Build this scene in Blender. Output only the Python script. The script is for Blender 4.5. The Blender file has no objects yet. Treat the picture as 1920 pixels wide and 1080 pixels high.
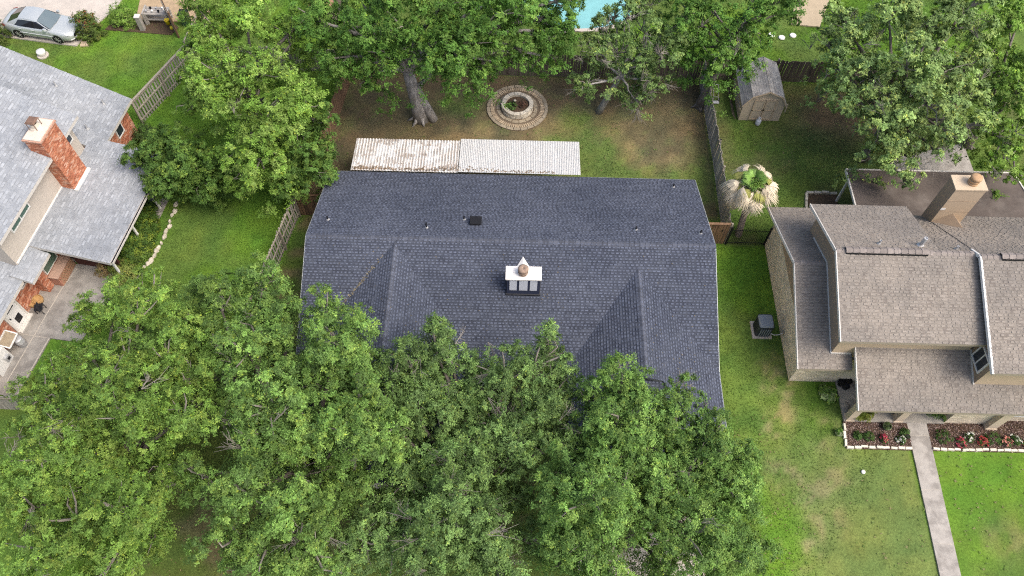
import bpy, math
import numpy as np
from mathutils import Matrix, Vector

scn = bpy.context.scene
rad = math.radians

# ------------------------------------------------------------------ camera
FPX, TILT, ROLL, CAM_H = 1475.0, rad(31.3), rad(1.45), 36.0
cam_d = bpy.data.cameras.new('camera')
cam_d.sensor_width = 36.0
cam_d.lens = FPX / 1920.0 * 36.0
cam_d.clip_end = 3000.0
cam = bpy.data.objects.new('camera', cam_d)
scn.collection.objects.link(cam)
cam.matrix_world = Matrix.Translation((0, 0, CAM_H)) @ Matrix.Rotation(TILT, 4, 'X') @ Matrix.Rotation(ROLL, 4, 'Z')
scn.camera = cam

# ------------------------------------------------------------------ light: bright overcast
SUN_EL, SUN_AZ = rad(54), rad(116)          # azimuth clockwise from +Y
w = bpy.data.worlds.new('World'); scn.world = w; w.use_nodes = True
nt = w.node_tree
bg = nt.nodes['Background']
sky = nt.nodes.new('ShaderNodeTexSky')
sky.sky_type = 'NISHITA'; sky.sun_disc = False
sky.sun_elevation = SUN_EL; sky.sun_rotation = SUN_AZ
sky.air_density = 1.0; sky.dust_density = 6.0; sky.ozone_density = 0.6
nt.links.new(sky.outputs[0], bg.inputs[0])
bg.inputs[1].default_value = 0.15
sun_d = bpy.data.lights.new('sun', 'SUN')
sun_d.energy = 1.0; sun_d.angle = rad(30); sun_d.color = (1.0, 0.965, 0.92)
sun = bpy.data.objects.new('sun', sun_d); scn.collection.objects.link(sun)
sd = Vector((math.sin(SUN_AZ) * math.cos(SUN_EL), math.cos(SUN_AZ) * math.cos(SUN_EL), math.sin(SUN_EL)))
sun.rotation_euler = sd.to_track_quat('Z', 'Y').to_euler()
sun.location = (0, 0, 60)

vs = scn.view_settings
vs.view_transform = 'Standard'; vs.look = 'None'; vs.gamma = 1.0; vs.use_curve_mapping = False
vs.exposure = 0.74
cy = scn.cycles
cy.max_bounces = 6; cy.diffuse_bounces = 3; cy.glossy_bounces = 3; cy.transmission_bounces = 5
cy.transparent_max_bounces = 6; cy.caustics_reflective = False; cy.caustics_refractive = False
cy.use_denoising = False
cy.filter_width = 1.15

# ------------------------------------------------------------------ helpers
RNG = np.random.default_rng(11)
ORG = {}                                     # world origin of each object that carries children

def at(u, v, z=0.0):
    """surveyed photo point at a known height -> world point"""
    a, b = u - 960.0, v - 540.0
    cr, sr = math.cos(ROLL), math.sin(ROLL)
    x, y = a * cr + b * sr, -a * sr + b * cr
    c, s = math.cos(TILT), math.sin(TILT)
    d = (x / FPX, -y / FPX * c + s, -y / FPX * s - c)
    t = (z - CAM_H) / d[2]
    return np.array((d[0] * t, d[1] * t, z))

def mpp(v, z):
    """metres per photo pixel at image row v and height z"""
    return (CAM_H - z) / (FPX * abs((540.0 - v) / FPX * math.sin(TILT) - math.cos(TILT)))

def tag(o, label=None, cat=None, group=None, kind=None):
    if label: o['label'] = label
    if cat: o['category'] = cat
    if group: o['group'] = group
    if kind: o['kind'] = kind
    return o

def thing(name, label, cat, loc, group=None):
    o = bpy.data.objects.new(name, None)
    o.empty_display_size = 0.2
    scn.collection.objects.link(o)
    o.location = tuple(float(q) for q in loc)
    ORG[o] = np.array([float(q) for q in loc])
    return tag(o, label, cat, group)

def place(name, mesh, parent, loc, rot=(0, 0, 0), scale=(1, 1, 1)):
    """an object that shares mesh data, loc in world metres"""
    o = bpy.data.objects.new(name, mesh)
    scn.collection.objects.link(o)
    base = ORG.get(parent, np.zeros(3)) if parent else np.zeros(3)
    if parent: o.parent = parent
    o.location = tuple(float(q) for q in (np.array(loc, float) - base))
    o.rotation_euler = rot; o.scale = scale
    ORG[o] = np.array(loc, float)
    return o

class MB:
    def __init__(s): s.v = []; s.f = []; s.c = []
    def add(s, verts, faces, col=(1, 1, 1)):
        n = len(s.v)
        s.v.extend([tuple(map(float, p)) for p in verts])
        s.f.extend([tuple(i + n for i in f) for f in faces])
        s.c.extend([col] * len(verts)); return s
    def hexa(s, b, t, col=(1, 1, 1)):
        return s.add(list(b) + list(t), [(3, 2, 1, 0), (4, 5, 6, 7), (0, 1, 5, 4), (1, 2, 6, 5), (2, 3, 7, 6), (3, 0, 4, 7)], col)
    def box(s, c, d, rz=0.0, col=(1, 1, 1)):
        hx, hy, hz = d[0] / 2, d[1] / 2, d[2] / 2
        cz, sz = math.cos(rz), math.sin(rz)
        q = [(c[0] + x * cz - y * sz, c[1] + x * sz + y * cz) for x, y in ((-hx, -hy), (hx, -hy), (hx, hy), (-hx, hy))]
        return s.hexa([(x, y, c[2] - hz) for x, y in q], [(x, y, c[2] + hz) for x, y in q], col)
    def bar(s, a, b, wd, ht, col=(1, 1, 1)):
        a = np.array(a, float); b = np.array(b, float); d = b - a; d /= np.linalg.norm(d)
        up = np.array((0, 0, 1.0)) if abs(d[2]) < 0.95 else np.array((0, 1.0, 0))
        r = np.cross(d, up); r /= np.linalg.norm(r); u = np.cross(r, d)
        o = [(-r * wd - u * ht) / 2, (r * wd - u * ht) / 2, (r * wd + u * ht) / 2, (-r * wd + u * ht) / 2]
        return s.hexa([a + q for q in o][::-1], [b + q for q in o][::-1], col)
    def prism(s, poly, z0, z1, col=(1, 1, 1)):
        n = len(poly)
        v = [(x, y, z0) for x, y in poly] + [(x, y, z1) for x, y in poly]
        f = [tuple(range(n - 1, -1, -1)), tuple(range(n, 2 * n))] + [(i, (i + 1) % n, n + (i + 1) % n, n + i) for i in range(n)]
        return s.add(v, f, col)
    def slab(s, pts, th, col=(1, 1, 1)):
        """polygon in space (counter-clockwise from above) thickened downwards"""
        n = len(pts); v = [tuple(p) for p in pts] + [(p[0], p[1], p[2] - th) for p in pts]
        f = [tuple(range(n)), tuple(range(2 * n - 1, n - 1, -1))] + [(i, n + i, n + (i + 1) % n, (i + 1) % n) for i in range(n)]
        return s.add(v, f, col)
    def tube(s, pts, rs, n=6, col=(1, 1, 1), cap=True):
        pts = np.array(pts, float); m = len(pts)
        if np.isscalar(rs): rs = [rs] * m
        tan = np.gradient(pts, axis=0)
        v = []; f = []
        for i in range(m):
            d = tan[i] / (np.linalg.norm(tan[i]) + 1e-9)
            up = np.array((0, 0, 1.0)) if abs(d[2]) < 0.9 else np.array((0, 1.0, 0))
            r = np.cross(d, up); r /= np.linalg.norm(r) + 1e-9; u = np.cross(r, d)
            for k in range(n):
                a = 2 * math.pi * k / n
                v.append(pts[i] + (r * math.cos(a) + u * math.sin(a)) * rs[i])
        for i in range(m - 1):
            for k in range(n):
                f.append((i * n + k, i * n + (k + 1) % n, (i + 1) * n + (k + 1) % n, (i + 1) * n + k))
        if cap: f += [tuple(range(n - 1, -1, -1)), tuple(range((m - 1) * n, m * n))]
        return s.add(v, f, col)
    def lathe(s, prof, c, n=24, col=(1, 1, 1)):
        v = []; f = []; m = len(prof)
        for r, z in prof:
            for k in range(n):
                a = 2 * math.pi * k / n
                v.append((c[0] + r * math.cos(a), c[1] + r * math.sin(a), c[2] + z))
        for i in range(m - 1):
            for k in range(n):
                f.append((i * n + k, i * n + (k + 1) % n, (i + 1) * n + (k + 1) % n, (i + 1) * n + k))
        f += [tuple(range(n - 1, -1, -1)), tuple(range((m - 1) * n, m * n))]
        return s.add(v, f, col)
    def mesh(s, name, mat, org=(0, 0, 0), smooth=False):
        me = bpy.data.meshes.new(name)
        o = np.array(org, float)
        me.from_pydata((np.array(s.v) - o).tolist() if s.v else [], [], s.f)
        me.materials.append(mat)
        a = me.attributes.new('tint', 'FLOAT_COLOR', 'POINT')
        cc = np.ones((len(s.v), 4), np.float32); cc[:, :3] = np.array(s.c, np.float32).reshape(-1, 3)
        a.data.foreach_set('color', cc.ravel())
        if smooth: me.polygons.foreach_set('use_smooth', [True] * len(me.polygons))
        me.update(); return me
    def build(s, name, mat, parent=None, smooth=False, org=None):
        if parent is not None: base = ORG.get(parent, np.zeros(3))
        else: base = np.zeros(3) if org is None else np.array(org, float)
        o = bpy.data.objects.new(name, s.mesh(name, mat, base, smooth))
        scn.collection.objects.link(o)
        if parent is not None: o.parent = parent
        else: o.location = tuple(base)
        ORG[o] = base
        return o

def quads_object(name, V, C, mat, parent=None, org=(0, 0, 0), nper=4):
    """fast mesh of separate n-gons: V (k*nper,3), C (k*nper,3)"""
    base = ORG.get(parent, np.zeros(3)) if parent is not None else np.array(org, float)
    nv = len(V); nf = nv // nper
    me = bpy.data.meshes.new(name)
    me.vertices.add(nv); me.vertices.foreach_set('co', (V - base).astype(np.float32).ravel())
    me.loops.add(nv); me.loops.foreach_set('vertex_index', np.arange(nv, dtype=np.int32))
    me.polygons.add(nf); me.polygons.foreach_set('loop_start', np.arange(0, nv, nper, dtype=np.int32))
    me.materials.append(mat)
    a = me.attributes.new('tint', 'FLOAT_COLOR', 'POINT')
    cc = np.ones((nv, 4), np.float32); cc[:, :3] = C
    a.data.foreach_set('color', cc.ravel())
    me.update(calc_edges=True)
    o = bpy.data.objects.new(name, me); scn.collection.objects.link(o)
    if parent is not None: o.parent = parent
    else: o.location = tuple(base)
    ORG[o] = base
    return o

# ------------------------------------------------------------------ noise on arrays
class Noise2:
    def __init__(s, seed): s.t = np.random.default_rng(seed).random((256, 256))
    def one(s, x, y):
        xi = np.floor(x).astype(int); yi = np.floor(y).astype(int)
        fx = x - xi; fy = y - yi
        fx = fx * fx * (3 - 2 * fx); fy = fy * fy * (3 - 2 * fy)
        g = lambda i, j: s.t[i & 255, j & 255]
        return (g(xi, yi) * (1 - fx) + g(xi + 1, yi) * fx) * (1 - fy) + (g(xi, yi + 1) * (1 - fx) + g(xi + 1, yi + 1) * fx) * fy
    def fbm(s, x, y, sc, oc=4):
        r = 0.0; a = 1.0; t = 0.0
        for k in range(oc):
            r = r + a * s.one(x * sc + 17.3 * k, y * sc + 9.1 * k); t += a; a *= 0.55; sc *= 2.03
        return r / t
N1, N2, N3 = Noise2(1), Noise2(2), Noise2(3)

# ------------------------------------------------------------------ materials
MATS = {}
def mat(name, col, rough=0.8, var=0.18, scale=6.0, stretch=(1, 1, 1), col2=None, mix=(0.45, 0.6), mscale=1.5, bump=0.15, bscale=60.0,
        attr=False, objrand=0.0, spec=0.3, metal=0.0, detail=5.0):
    m = bpy.data.materials.new(name); m.use_nodes = True
    t = m.node_tree; N = t.nodes; L = t.links
    p = N['Principled BSDF']
    p.inputs['Roughness'].default_value = rough; p.inputs['Metallic'].default_value = metal
    p.inputs['Specular IOR Level'].default_value = spec
    geo = N.new('ShaderNodeNewGeometry')
    mp = N.new('ShaderNodeMapping'); mp.inputs['Scale'].default_value = stretch
    L.new(geo.outputs['Position'], mp.inputs['Vector'])
    nz = N.new('ShaderNodeTexNoise'); nz.inputs['Scale'].default_value = scale; nz.inputs['Detail'].default_value = detail
    nz.inputs['Roughness'].default_value = 0.65
    L.new(mp.outputs[0], nz.inputs['Vector'])
    mr = N.new('ShaderNodeMapRange'); mr.inputs['From Min'].default_value = 0.25; mr.inputs['From Max'].default_value = 0.75
    mr.inputs['To Min'].default_value = 1.0 - var; mr.inputs['To Max'].default_value = 1.0 + var
    L.new(nz.outputs[0], mr.inputs[0])
    def rgb(c):
        n = N.new('ShaderNodeRGB'); n.outputs[0].default_value = (*c, 1); return n.outputs[0]
    base = rgb(col)
    if col2 is not None:
        n2 = N.new('ShaderNodeTexNoise'); n2.inputs['Scale'].default_value = mscale; n2.inputs['Detail'].default_value = 6.0
        n2.inputs['Roughness'].default_value = 0.65
        L.new(mp.outputs[0], n2.inputs['Vector'])
        r2 = N.new('ShaderNodeMapRange'); r2.inputs['From Min'].default_value = mix[0]; r2.inputs['From Max'].default_value = mix[1]
        L.new(n2.outputs[0], r2.inputs[0])
        mx = N.new('ShaderNodeMix'); mx.data_type = 'RGBA'
        L.new(r2.outputs[0], mx.inputs['Factor']); L.new(base, mx.inputs['A']); L.new(rgb(col2), mx.inputs['B'])
        base = mx.outputs['Result']
    if attr:
        at_ = N.new('ShaderNodeAttribute'); at_.attribute_name = 'tint'
        mu = N.new('ShaderNodeMix'); mu.data_type = 'RGBA'; mu.blend_type = 'MULTIPLY'; mu.inputs['Factor'].default_value = 1.0
        L.new(base, mu.inputs['A']); L.new(at_.outputs['Color'], mu.inputs['B']); base = mu.outputs['Result']
    fac = mr.outputs[0]
    if objrand:
        oi = N.new('ShaderNodeObjectInfo')
        r3 = N.new('ShaderNodeMapRange'); r3.inputs['To Min'].default_value = 1 - objrand; r3.inputs['To Max'].default_value = 1 + objrand
        L.new(oi.outputs['Random'], r3.inputs[0])
        mm = N.new('ShaderNodeMath'); mm.operation = 'MULTIPLY'; L.new(fac, mm.inputs[0]); L.new(r3.outputs[0], mm.inputs[1]); fac = mm.outputs[0]
    vm = N.new('ShaderNodeVectorMath'); vm.operation = 'SCALE'
    L.new(base, vm.inputs[0]); L.new(fac, vm.inputs['Scale'])
    L.new(vm.outputs[0], p.inputs['Base Color'])
    if bump:
        nb = N.new('ShaderNodeTexNoise'); nb.inputs['Scale'].default_value = bscale; nb.inputs['Detail'].default_value = 3.0
        L.new(mp.outputs[0], nb.inputs['Vector'])
        b = N.new('ShaderNodeBump'); b.inputs['Strength'].default_value = bump; b.inputs['Distance'].default_value = 0.02
        L.new(nb.outputs[0], b.inputs['Height']); L.new(b.outputs[0], p.inputs['Normal'])
    MATS[name] = m
    return m

def leaf_mat(name, trans=0.2, rough=0.55):
    m = bpy.data.materials.new(name); m.use_nodes = True
    t = m.node_tree; N = t.nodes; L = t.links
    p = N['Principled BSDF']; p.inputs['Roughness'].default_value = rough; p.inputs['Specular IOR Level'].default_value = 0.15
    a = N.new('ShaderNodeAttribute'); a.attribute_name = 'tint'
    L.new(a.outputs['Color'], p.inputs['Base Color'])
    tr = N.new('ShaderNodeBsdfTranslucent')
    sc = N.new('ShaderNodeMix'); sc.data_type = 'RGBA'; sc.blend_type = 'MULTIPLY'; sc.inputs['Factor'].default_value = 1
    L.new(a.outputs['Color'], sc.inputs['A']); sc.inputs['B'].default_value = (1.3, 1.25, 0.6, 1)
    L.new(sc.outputs['Result'], tr.inputs['Color'])
    mx = N.new('ShaderNodeMixShader'); mx.inputs[0].default_value = trans
    L.new(p.outputs[0], mx.inputs[1]); L.new(tr.outputs[0], mx.inputs[2])
    L.new(mx.outputs[0], N['Material Output'].inputs['Surface'])
    MATS[name] = m; return m

M_LEAF = leaf_mat('foliage')
M_GRASS = leaf_mat('grass_blade', 0.2, 0.7)
M_SH_MAIN = mat('slate_shingle', (1, 1, 1), rough=0.9, var=0.13, scale=3.0, bump=0.3, bscale=90, attr=True, col2=(.76, .78, .81), mix=(.40, .66), mscale=.33)
M_DARK = mat('dark_metal', (0.02, 0.022, 0.028), rough=0.5, var=0.2)
M_BLACK = mat('black_plastic', (0.012, 0.012, 0.014), rough=0.5, var=0.2)
M_WHITE = mat('white_paint', (0.72, 0.72, 0.70), rough=0.6, var=0.06, scale=4)
M_TRIM = mat('pale_trim', (0.62, 0.60, 0.56), rough=0.6, var=0.1)
M_GALV = mat('galvanised_metal', (0.5, 0.51, 0.52), rough=0.4, var=0.12, metal=0.4)
M_CREAM = mat('cream_brick', (0.66, 0.595, 0.48), rough=0.9, var=0.12, attr=True)
M_MORTAR = mat('mortar', (0.60, 0.545, 0.44), rough=0.95, var=0.1)
M_RBRICK = mat('red_brick', (1, 1, 1), rough=0.9, var=0.15, attr=True)
M_RMORT = mat('brick_mortar', (0.40, 0.20, 0.14), rough=0.95, var=0.1)
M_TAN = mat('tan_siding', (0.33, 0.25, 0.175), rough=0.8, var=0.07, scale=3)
M_TANL = mat('lit_and_pale_tan', (0.48, 0.38, 0.27), rough=0.8, var=0.07, scale=3)  # sunlit tone of the tan siding put into colour; also plain pale trim
M_BEIGE = mat('beige_siding', (0.47, 0.43, 0.38), rough=0.85, var=0.08, scale=2)
M_GLASS = mat('window_glass', (0.03, 0.04, 0.05), rough=0.08, var=0.1, bump=0, spec=0.9)
M_GLASSG = mat('green_glass', (0.06, 0.13, 0.10), rough=0.15, var=0.15, bump=0, spec=0.8)
M_CONC = mat('concrete', (0.37, 0.35, 0.32), rough=0.95, var=0.16, scale=2.5, col2=(0.26, 0.243, 0.222), mscale=1.4, bump=0.2)
M_CONCP = mat('pale_concrete', (0.50, 0.455, 0.405), rough=0.95, var=0.1, scale=1.5, col2=(0.42, 0.39, 0.35), mscale=0.5)
M_FGREY = mat('weathered_cedar', (0.34, 0.32, 0.29), rough=0.95, var=0.3, scale=5, stretch=(3, 3, 0.4), objrand=0.22, col2=(0.24, 0.225, 0.205), mscale=2)
M_FBROWN = mat('brown_cedar', (0.20, 0.125, 0.075), rough=0.9, var=0.3, scale=5, stretch=(3, 3, 0.4), objrand=0.2, col2=(0.13, 0.08, 0.05), mscale=2)
M_FRAIL = mat('cedar_rail', (0.30, 0.27, 0.22), rough=0.95, var=0.25, objrand=0.15)
M_STONE = mat('limestone', (0.50, 0.46, 0.38), rough=0.95, var=0.2, scale=7, objrand=0.15, bump=0.4, bscale=25)
M_PAVER = mat('sand_paver', (0.30, 0.255, 0.185), rough=0.95, var=0.2, scale=9, objrand=0.18)
M_PBRICK = mat('clay_paver', (0.34, 0.225, 0.13), rough=0.95, var=0.25, scale=9, objrand=0.25)
M_SOIL = mat('soil', (0.085, 0.058, 0.038), rough=1.0, var=0.35, scale=9, bump=0.6, bscale=30)
M_MULCH = mat('mulch', (1, 1, 1), rough=1.0, var=0.3, scale=20, bump=0.3, attr=True)
M_BARKD = mat('dark_bark', (0.10, 0.088, 0.075), rough=0.95, var=0.3, scale=6, stretch=(2, 2, 0.5), bump=0.6, bscale=18)
M_BARKP = mat('pale_bark', (0.36, 0.34, 0.32), rough=0.95, var=0.25, scale=7, stretch=(2.5, 2.5, 0.4), bump=0.6, bscale=18, col2=(0.22, 0.205, 0.19), mscale=3)
M_BARK = mat('grey_bark', (0.20, 0.18, 0.165), rough=0.95, var=0.3, scale=6, stretch=(2, 2, 0.5), bump=0.6, bscale=18, col2=(0.12, 0.105, 0.09), mscale=3)
M_TWIG = mat('grey_twig', (0.21, 0.195, 0.17), rough=0.95, var=0.2, bump=0)
M_PLANT = M_LEAF
# ------------------------------------------------------------------ ground
def sm(a, b, x):
    t = np.clip((x - a) / (b - a), 0, 1); return t * t * (3 - 2 * t)
def blob(x, y, cx, cy, rx, ry):
    return np.clip(1.25 - np.sqrt(((x - cx) / rx) ** 2 + ((y - cy) / ry) ** 2), 0, 1)
C_BR = np.array((.098, .192, .024)); C_MID = np.array((.092, .142, .034)); C_DK = np.array((.058, .088, .026))
C_DRY = np.array((.192, .155, .080)); C_BRN = np.array((.124, .104, .058)); C_DIRT = np.array((.098, .080, .050))
C_STRAW = np.array((.235, .195, .105))

def ground_col(x, y):
    """colour of the lawn, oak shade included: which grass grows where, where it is dry, where it is bare"""
    n1 = N1.fbm(x, y, 0.22); n2 = N2.fbm(x, y, 0.55); n3 = N3.fbm(x, y, 1.6, 3); n4 = N2.fbm(x + 40, y, 0.09, 2)
    bx, by = x + (n2 - .5) * 1.2, y + (n1 - .5) * 1.2
    def mixc(a, b, t): return a * (1 - t[..., None]) + b * t[..., None]
    one = np.ones(x.shape + (1,))
    c = mixc(C_BR * one, C_MID * one, sm(.46, .66, n1) * .75)
    # dry main back yard
    inb = sm(-11.8, -11.3, x + (y - 32) * -.14) * (1 - sm(11.6, 11.8, x)) * sm(26.5, 27, y) * (1 - sm(37.7, 37.9, y))
    green = np.clip(blob(bx, by, 4.0, 30.8, 2.8, 3.4) + .9 * blob(bx, by, 8, 29.2, 4, 1.6) + .8 * blob(bx, by, -3.6, 35.2, 1.5, 1.1) + .6 * blob(bx, by, 4, 34.3, 1.4, 1.4)
                    + .5 * blob(bx, by, 10.8, 30, 1, 3) + .35 * blob(bx, by, 0, 31, 3.5, 1.2), 0, 1)
    yd = mixc(C_BRN * one, C_DRY * one, sm(.40, .66, n2) * (1 - .6 * sm(34, 37, y)) * (1 - .7 * (1 - sm(-8, -4.5, x))))
    yd = mixc(yd, C_DIRT * one, np.clip(sm(35.2, 37.2, y) * .8 + sm(.52, .72, n1) * .5 + (1 - sm(-9.5, -7.0, bx)) * .6, 0, 1) * (1 - .8 * green))
    yd = mixc(yd, C_MID * one, np.clip(green * (.55 + .9 * n3) + sm(.55, .75, n3) * .25, 0, .9))
    c = mixc(c, yd, inb)
    # right neighbour's back yard
    inr = sm(11.6, 11.8, x) * sm(24.9, 25.2, y) * (1 - sm(37.7, 37.9, y))
    ry = mixc(C_MID * one * np.array((.95, 1.0, .9)), C_BRN * one, np.clip(sm(.5, .7, n2) * .45 + blob(bx, by, 12.4, 33, .8, 4) * .5, 0, 1))
    ry = mixc(ry, C_DIRT * one * .75, np.clip(blob(bx, by, 20.5, 35, 4.8, 3.6) * 1.2, 0, 1))
    ry = mixc(ry, C_DK * one, np.clip(blob(bx, by, 19, 31, 3.5, 3) * .8, 0, 1))
    c = mixc(c, ry, inr)
    # side strip with a worn path by the neighbour's wall, front lawn with dry patches
    dry = np.clip(blob(bx, by, 13.5, 17.0, 1.0, 1.8) * 1.1 + blob(bx, by, 13.2, 15.2, .8, 1.6) + .8 * blob(bx, by, 15.2, 14.6, .9, 1.2), 0, 1) * sm(.30, .6, n3)
    dry = dry + blob(bx, by, 14.3, 11.6, 2.2, 2.6) * sm(.40, .62, n2) * 1.0 + blob(bx, by, 13.4, 9.0, 1.2, 1.6) * sm(.5, .7, n3)
    soft = sm(12.5, 14.2, bx) * (1 - sm(19.1, 19.3, x)) * (1 - sm(13.2, 14.2, y)) * (1 - .6 * sm(.5, .75, n1))
    c = mixc(c, C_MID * one * np.array((1.35, 1.12, 1.5)), np.clip(soft * .85, 0, 1))
    c = mixc(c, C_STRAW * one, np.clip(dry * (.12 + .75 * sm(.40, .60, N1.fbm(x + 90, y, 2.3, 3))), 0, .62))
    c = mixc(c, C_DRY * one, np.clip(blob(bx, by, 23, 9.3, 1.6, 1.1) * .45 * sm(.4, .6, n3), 0, 1))
    # thin turf and leaf litter under the front oaks, darkened to include their shade
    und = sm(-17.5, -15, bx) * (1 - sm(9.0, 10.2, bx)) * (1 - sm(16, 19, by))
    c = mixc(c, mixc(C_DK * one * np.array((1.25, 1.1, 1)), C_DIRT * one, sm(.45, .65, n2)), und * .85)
    # side run left of the house, dry
    lr = sm(-12.6, -12.2, x + (y - 24) * -.14) * (1 - sm(-10.2, -9.8, x)) * (1 - sm(26.3, 26.6, y)) * sm(15, 17, y)
    c = mixc(c, mixc(C_MID * one, C_BRN * one, sm(.4, .6, n3)), lr * .85)
    # yards beyond the back fence
    bk = sm(37.7, 37.9, y) * sm(-19, -17, x)
    c = mixc(c, mixc(C_MID * one, C_BR * one * .9, sm(.4, .6, n1)), bk)
    tl = (1 - sm(-28.5, -27.5, bx)) * sm(36.4, 37.6, by)
    c = mixc(c, C_MID * one * np.array((1.3, 1.05, 1.2)), np.clip(sm(.42, .62, n2) * .6, 0, 1) * tl)
    n5 = N1.fbm(x + 7, y + 3, 4.2, 2)
    n6 = N3.fbm(x + 31, y + 11, .9, 3)
    c = c * (0.50 + .42 * n3 + .30 * n5 + .36 * n6)[..., None]
    c = c * (1 + (n6 - .5)[..., None] * np.array((.35, 0, -.1)))
    return c * (.9 + .25 * n4)[..., None]

def ground_z(x, y):
    return (N3.fbm(x, y, 0.8, 3) - .5) * 0.05

def axis(lo, hi, step, far):
    mid = np.arange(lo, hi + 1e-6, step)
    out = []; d = step
    p = hi
    while p < far: d *= 1.6; p += d; out.append(p)
    lo_ = []; d = step; p = lo
    while p > -far: d *= 1.6; p -= d; lo_.append(p)
    return np.concatenate([np.array(lo_[::-1]), mid, np.array(out)])
gx, gy = axis(-40, 34, 0.28, 600), axis(3, 48, 0.28, 600)
X, Y = np.meshgrid(gx, gy, indexing='ij')
nx, ny = X.shape
me = bpy.data.meshes.new('ground')
me.vertices.add(nx * ny)
me.vertices.foreach_set('co', np.stack([X, Y, ground_z(X, Y) - .02], -1).astype(np.float32).ravel())
idx = np.arange(nx * ny).reshape(nx, ny)
Q = np.stack([idx[:-1, :-1], idx[1:, :-1], idx[1:, 1:], idx[:-1, 1:]], -1).reshape(-1, 4).astype(np.int32)
me.loops.add(Q.size); me.loops.foreach_set('vertex_index', Q.ravel())
me.polygons.add(len(Q)); me.polygons.foreach_set('loop_start', np.arange(0, Q.size, 4, dtype=np.int32))
ga = me.attributes.new('tint', 'FLOAT_COLOR', 'POINT')
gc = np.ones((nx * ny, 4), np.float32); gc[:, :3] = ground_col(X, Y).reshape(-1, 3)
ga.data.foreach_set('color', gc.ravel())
me.update(calc_edges=True)
me.polygons.foreach_set('use_smooth', [True] * len(me.polygons))
M_GROUND = mat('turf', (1, 1, 1), rough=1.0, var=0.42, scale=11, detail=8, bump=0.9, bscale=22, attr=True, spec=0.1)
me.materials.append(M_GROUND)
ground = bpy.data.objects.new('ground', me); scn.collection.objects.link(ground)
tag(ground, 'green and dry brown lawn turf around the houses', None, None, 'structure')

# ------------------------------------------------------------------ lawn blades (one mass)
def inpoly(x, y, poly):
    r = np.zeros(x.shape, bool); n = len(poly)
    for i in range(n):
        x0, y0 = poly[i]; x1, y1 = poly[(i + 1) % n]
        if y0 == y1: continue
        c = ((y0 > y) != (y1 > y)) & (x < (x1 - x0) * (y - y0) / (y1 - y0) + x0); r ^= c
    return r
LA = rad(82); LD = np.array((math.cos(LA), math.sin(LA))); LN = np.array((math.sin(LA), -math.cos(LA)))
def st(s, t, z=None):
    p = LD * s + LN * t
    return (p[0], p[1]) if z is None else (p[0], p[1], z)
DRIVE_L = [st(11.4, -30), st(11.4, -25.9), st(14.72, -25.8), st(14.75, -24.2), st(19.2, -23.6), st(19.2, -26.6), st(19.2, -30)]
DRIVE_T = [(-46, 41.9), (-28.75, 39.45), (-28.35, 40.9), (-27.2, 43.4), (-26, 50), (-46, 50)]
DRIVE_F = [(3.2, -7), (8.8, -7), (8.8, 11.6), (3.2, 11.6)]
WALK = [(19.15, 4), (20.1, 4), (20.38, 14.75), (19.4, 14.75)]
BEDS = [[(16.2, 13.35), (19.4, 13.35), (19.4, 14.75), (16.3, 14.75)], [(20.3, 13.35), (29, 13.4), (29, 16), (20.4, 14.75)]]
NOGRASS = [DRIVE_L, DRIVE_T, DRIVE_F, WALK, [(-9.6, 12), (9.4, 12), (9.4, 27.2), (-9.6, 27.2)], [(14, 16.8), (29, 15), (29, 26), (14, 26)], [(16.3, 14.7), (29, 14.7), (29, 17), (16.3, 17)],
           [st(11, -40), st(11, -27.6), st(29, -27.2), st(29, -40)], [(-25.8, 42), (-21.4, 42), (-21, 50), (-27, 50)], [(13.7, 34.4), (16.2, 34.4), (16.2, 37.3), (13.7, 37.3)]] + BEDS
NB = 520000
r = np.random.default_rng(5)
bx = r.uniform(-36, 31, NB); by = r.uniform(2.5, 47, NB)
keep = np.ones(NB, bool)
NOGRASS[3] = [(18.75, -6), (19.75, -6), (20.33, 14.75), (19.45, 14.75)]
for p_ in NOGRASS: keep &= ~inpoly(bx, by, p_)
keep &= ((bx - .05) ** 2 + (by - 35) ** 2 > 1.9 ** 2)
keep &= ~((bx > .5) & (bx < 9) & (by > 40.5))
keep &= np.abs(bx) < 8 + by * .78
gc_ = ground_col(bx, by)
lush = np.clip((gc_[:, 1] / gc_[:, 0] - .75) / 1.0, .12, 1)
keep &= r.random(NB) < lush
bx, by, gc_ = bx[keep], by[keep], gc_[keep]; NB = len(bx)
an = r.uniform(0, 2 * math.pi, NB); hgt = r.uniform(.035, .085, NB); wd = r.uniform(.012, .026, NB); ln = r.uniform(.02, .09, NB)
z0 = ground_z(bx, by) - .03
d = np.stack([np.cos(an), np.sin(an)], -1); q = np.stack([-d[:, 1], d[:, 0]], -1)
P0 = np.concatenate([np.stack([bx, by], -1) + q * wd[:, None], z0[:, None]], 1)
P1 = np.concatenate([np.stack([bx, by], -1) - q * wd[:, None], z0[:, None]], 1)
P2 = np.concatenate([np.stack([bx, by], -1) + d * ln[:, None], (z0 + hgt + .02)[:, None]], 1)
V = np.stack([P0, P1, P2], 1).reshape(-1, 3)
bc = gc_ * r.uniform(.75, 1.55, NB)[:, None] * np.where(r.random(NB) < .06, 1.5, 1)[:, None]
grass = quads_object('grass', V, np.repeat(bc, 3, 0), M_GRASS, nper=3)
tag(grass, 'short mown grass blades over the lawns', 'grass', None, 'stuff')

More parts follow.
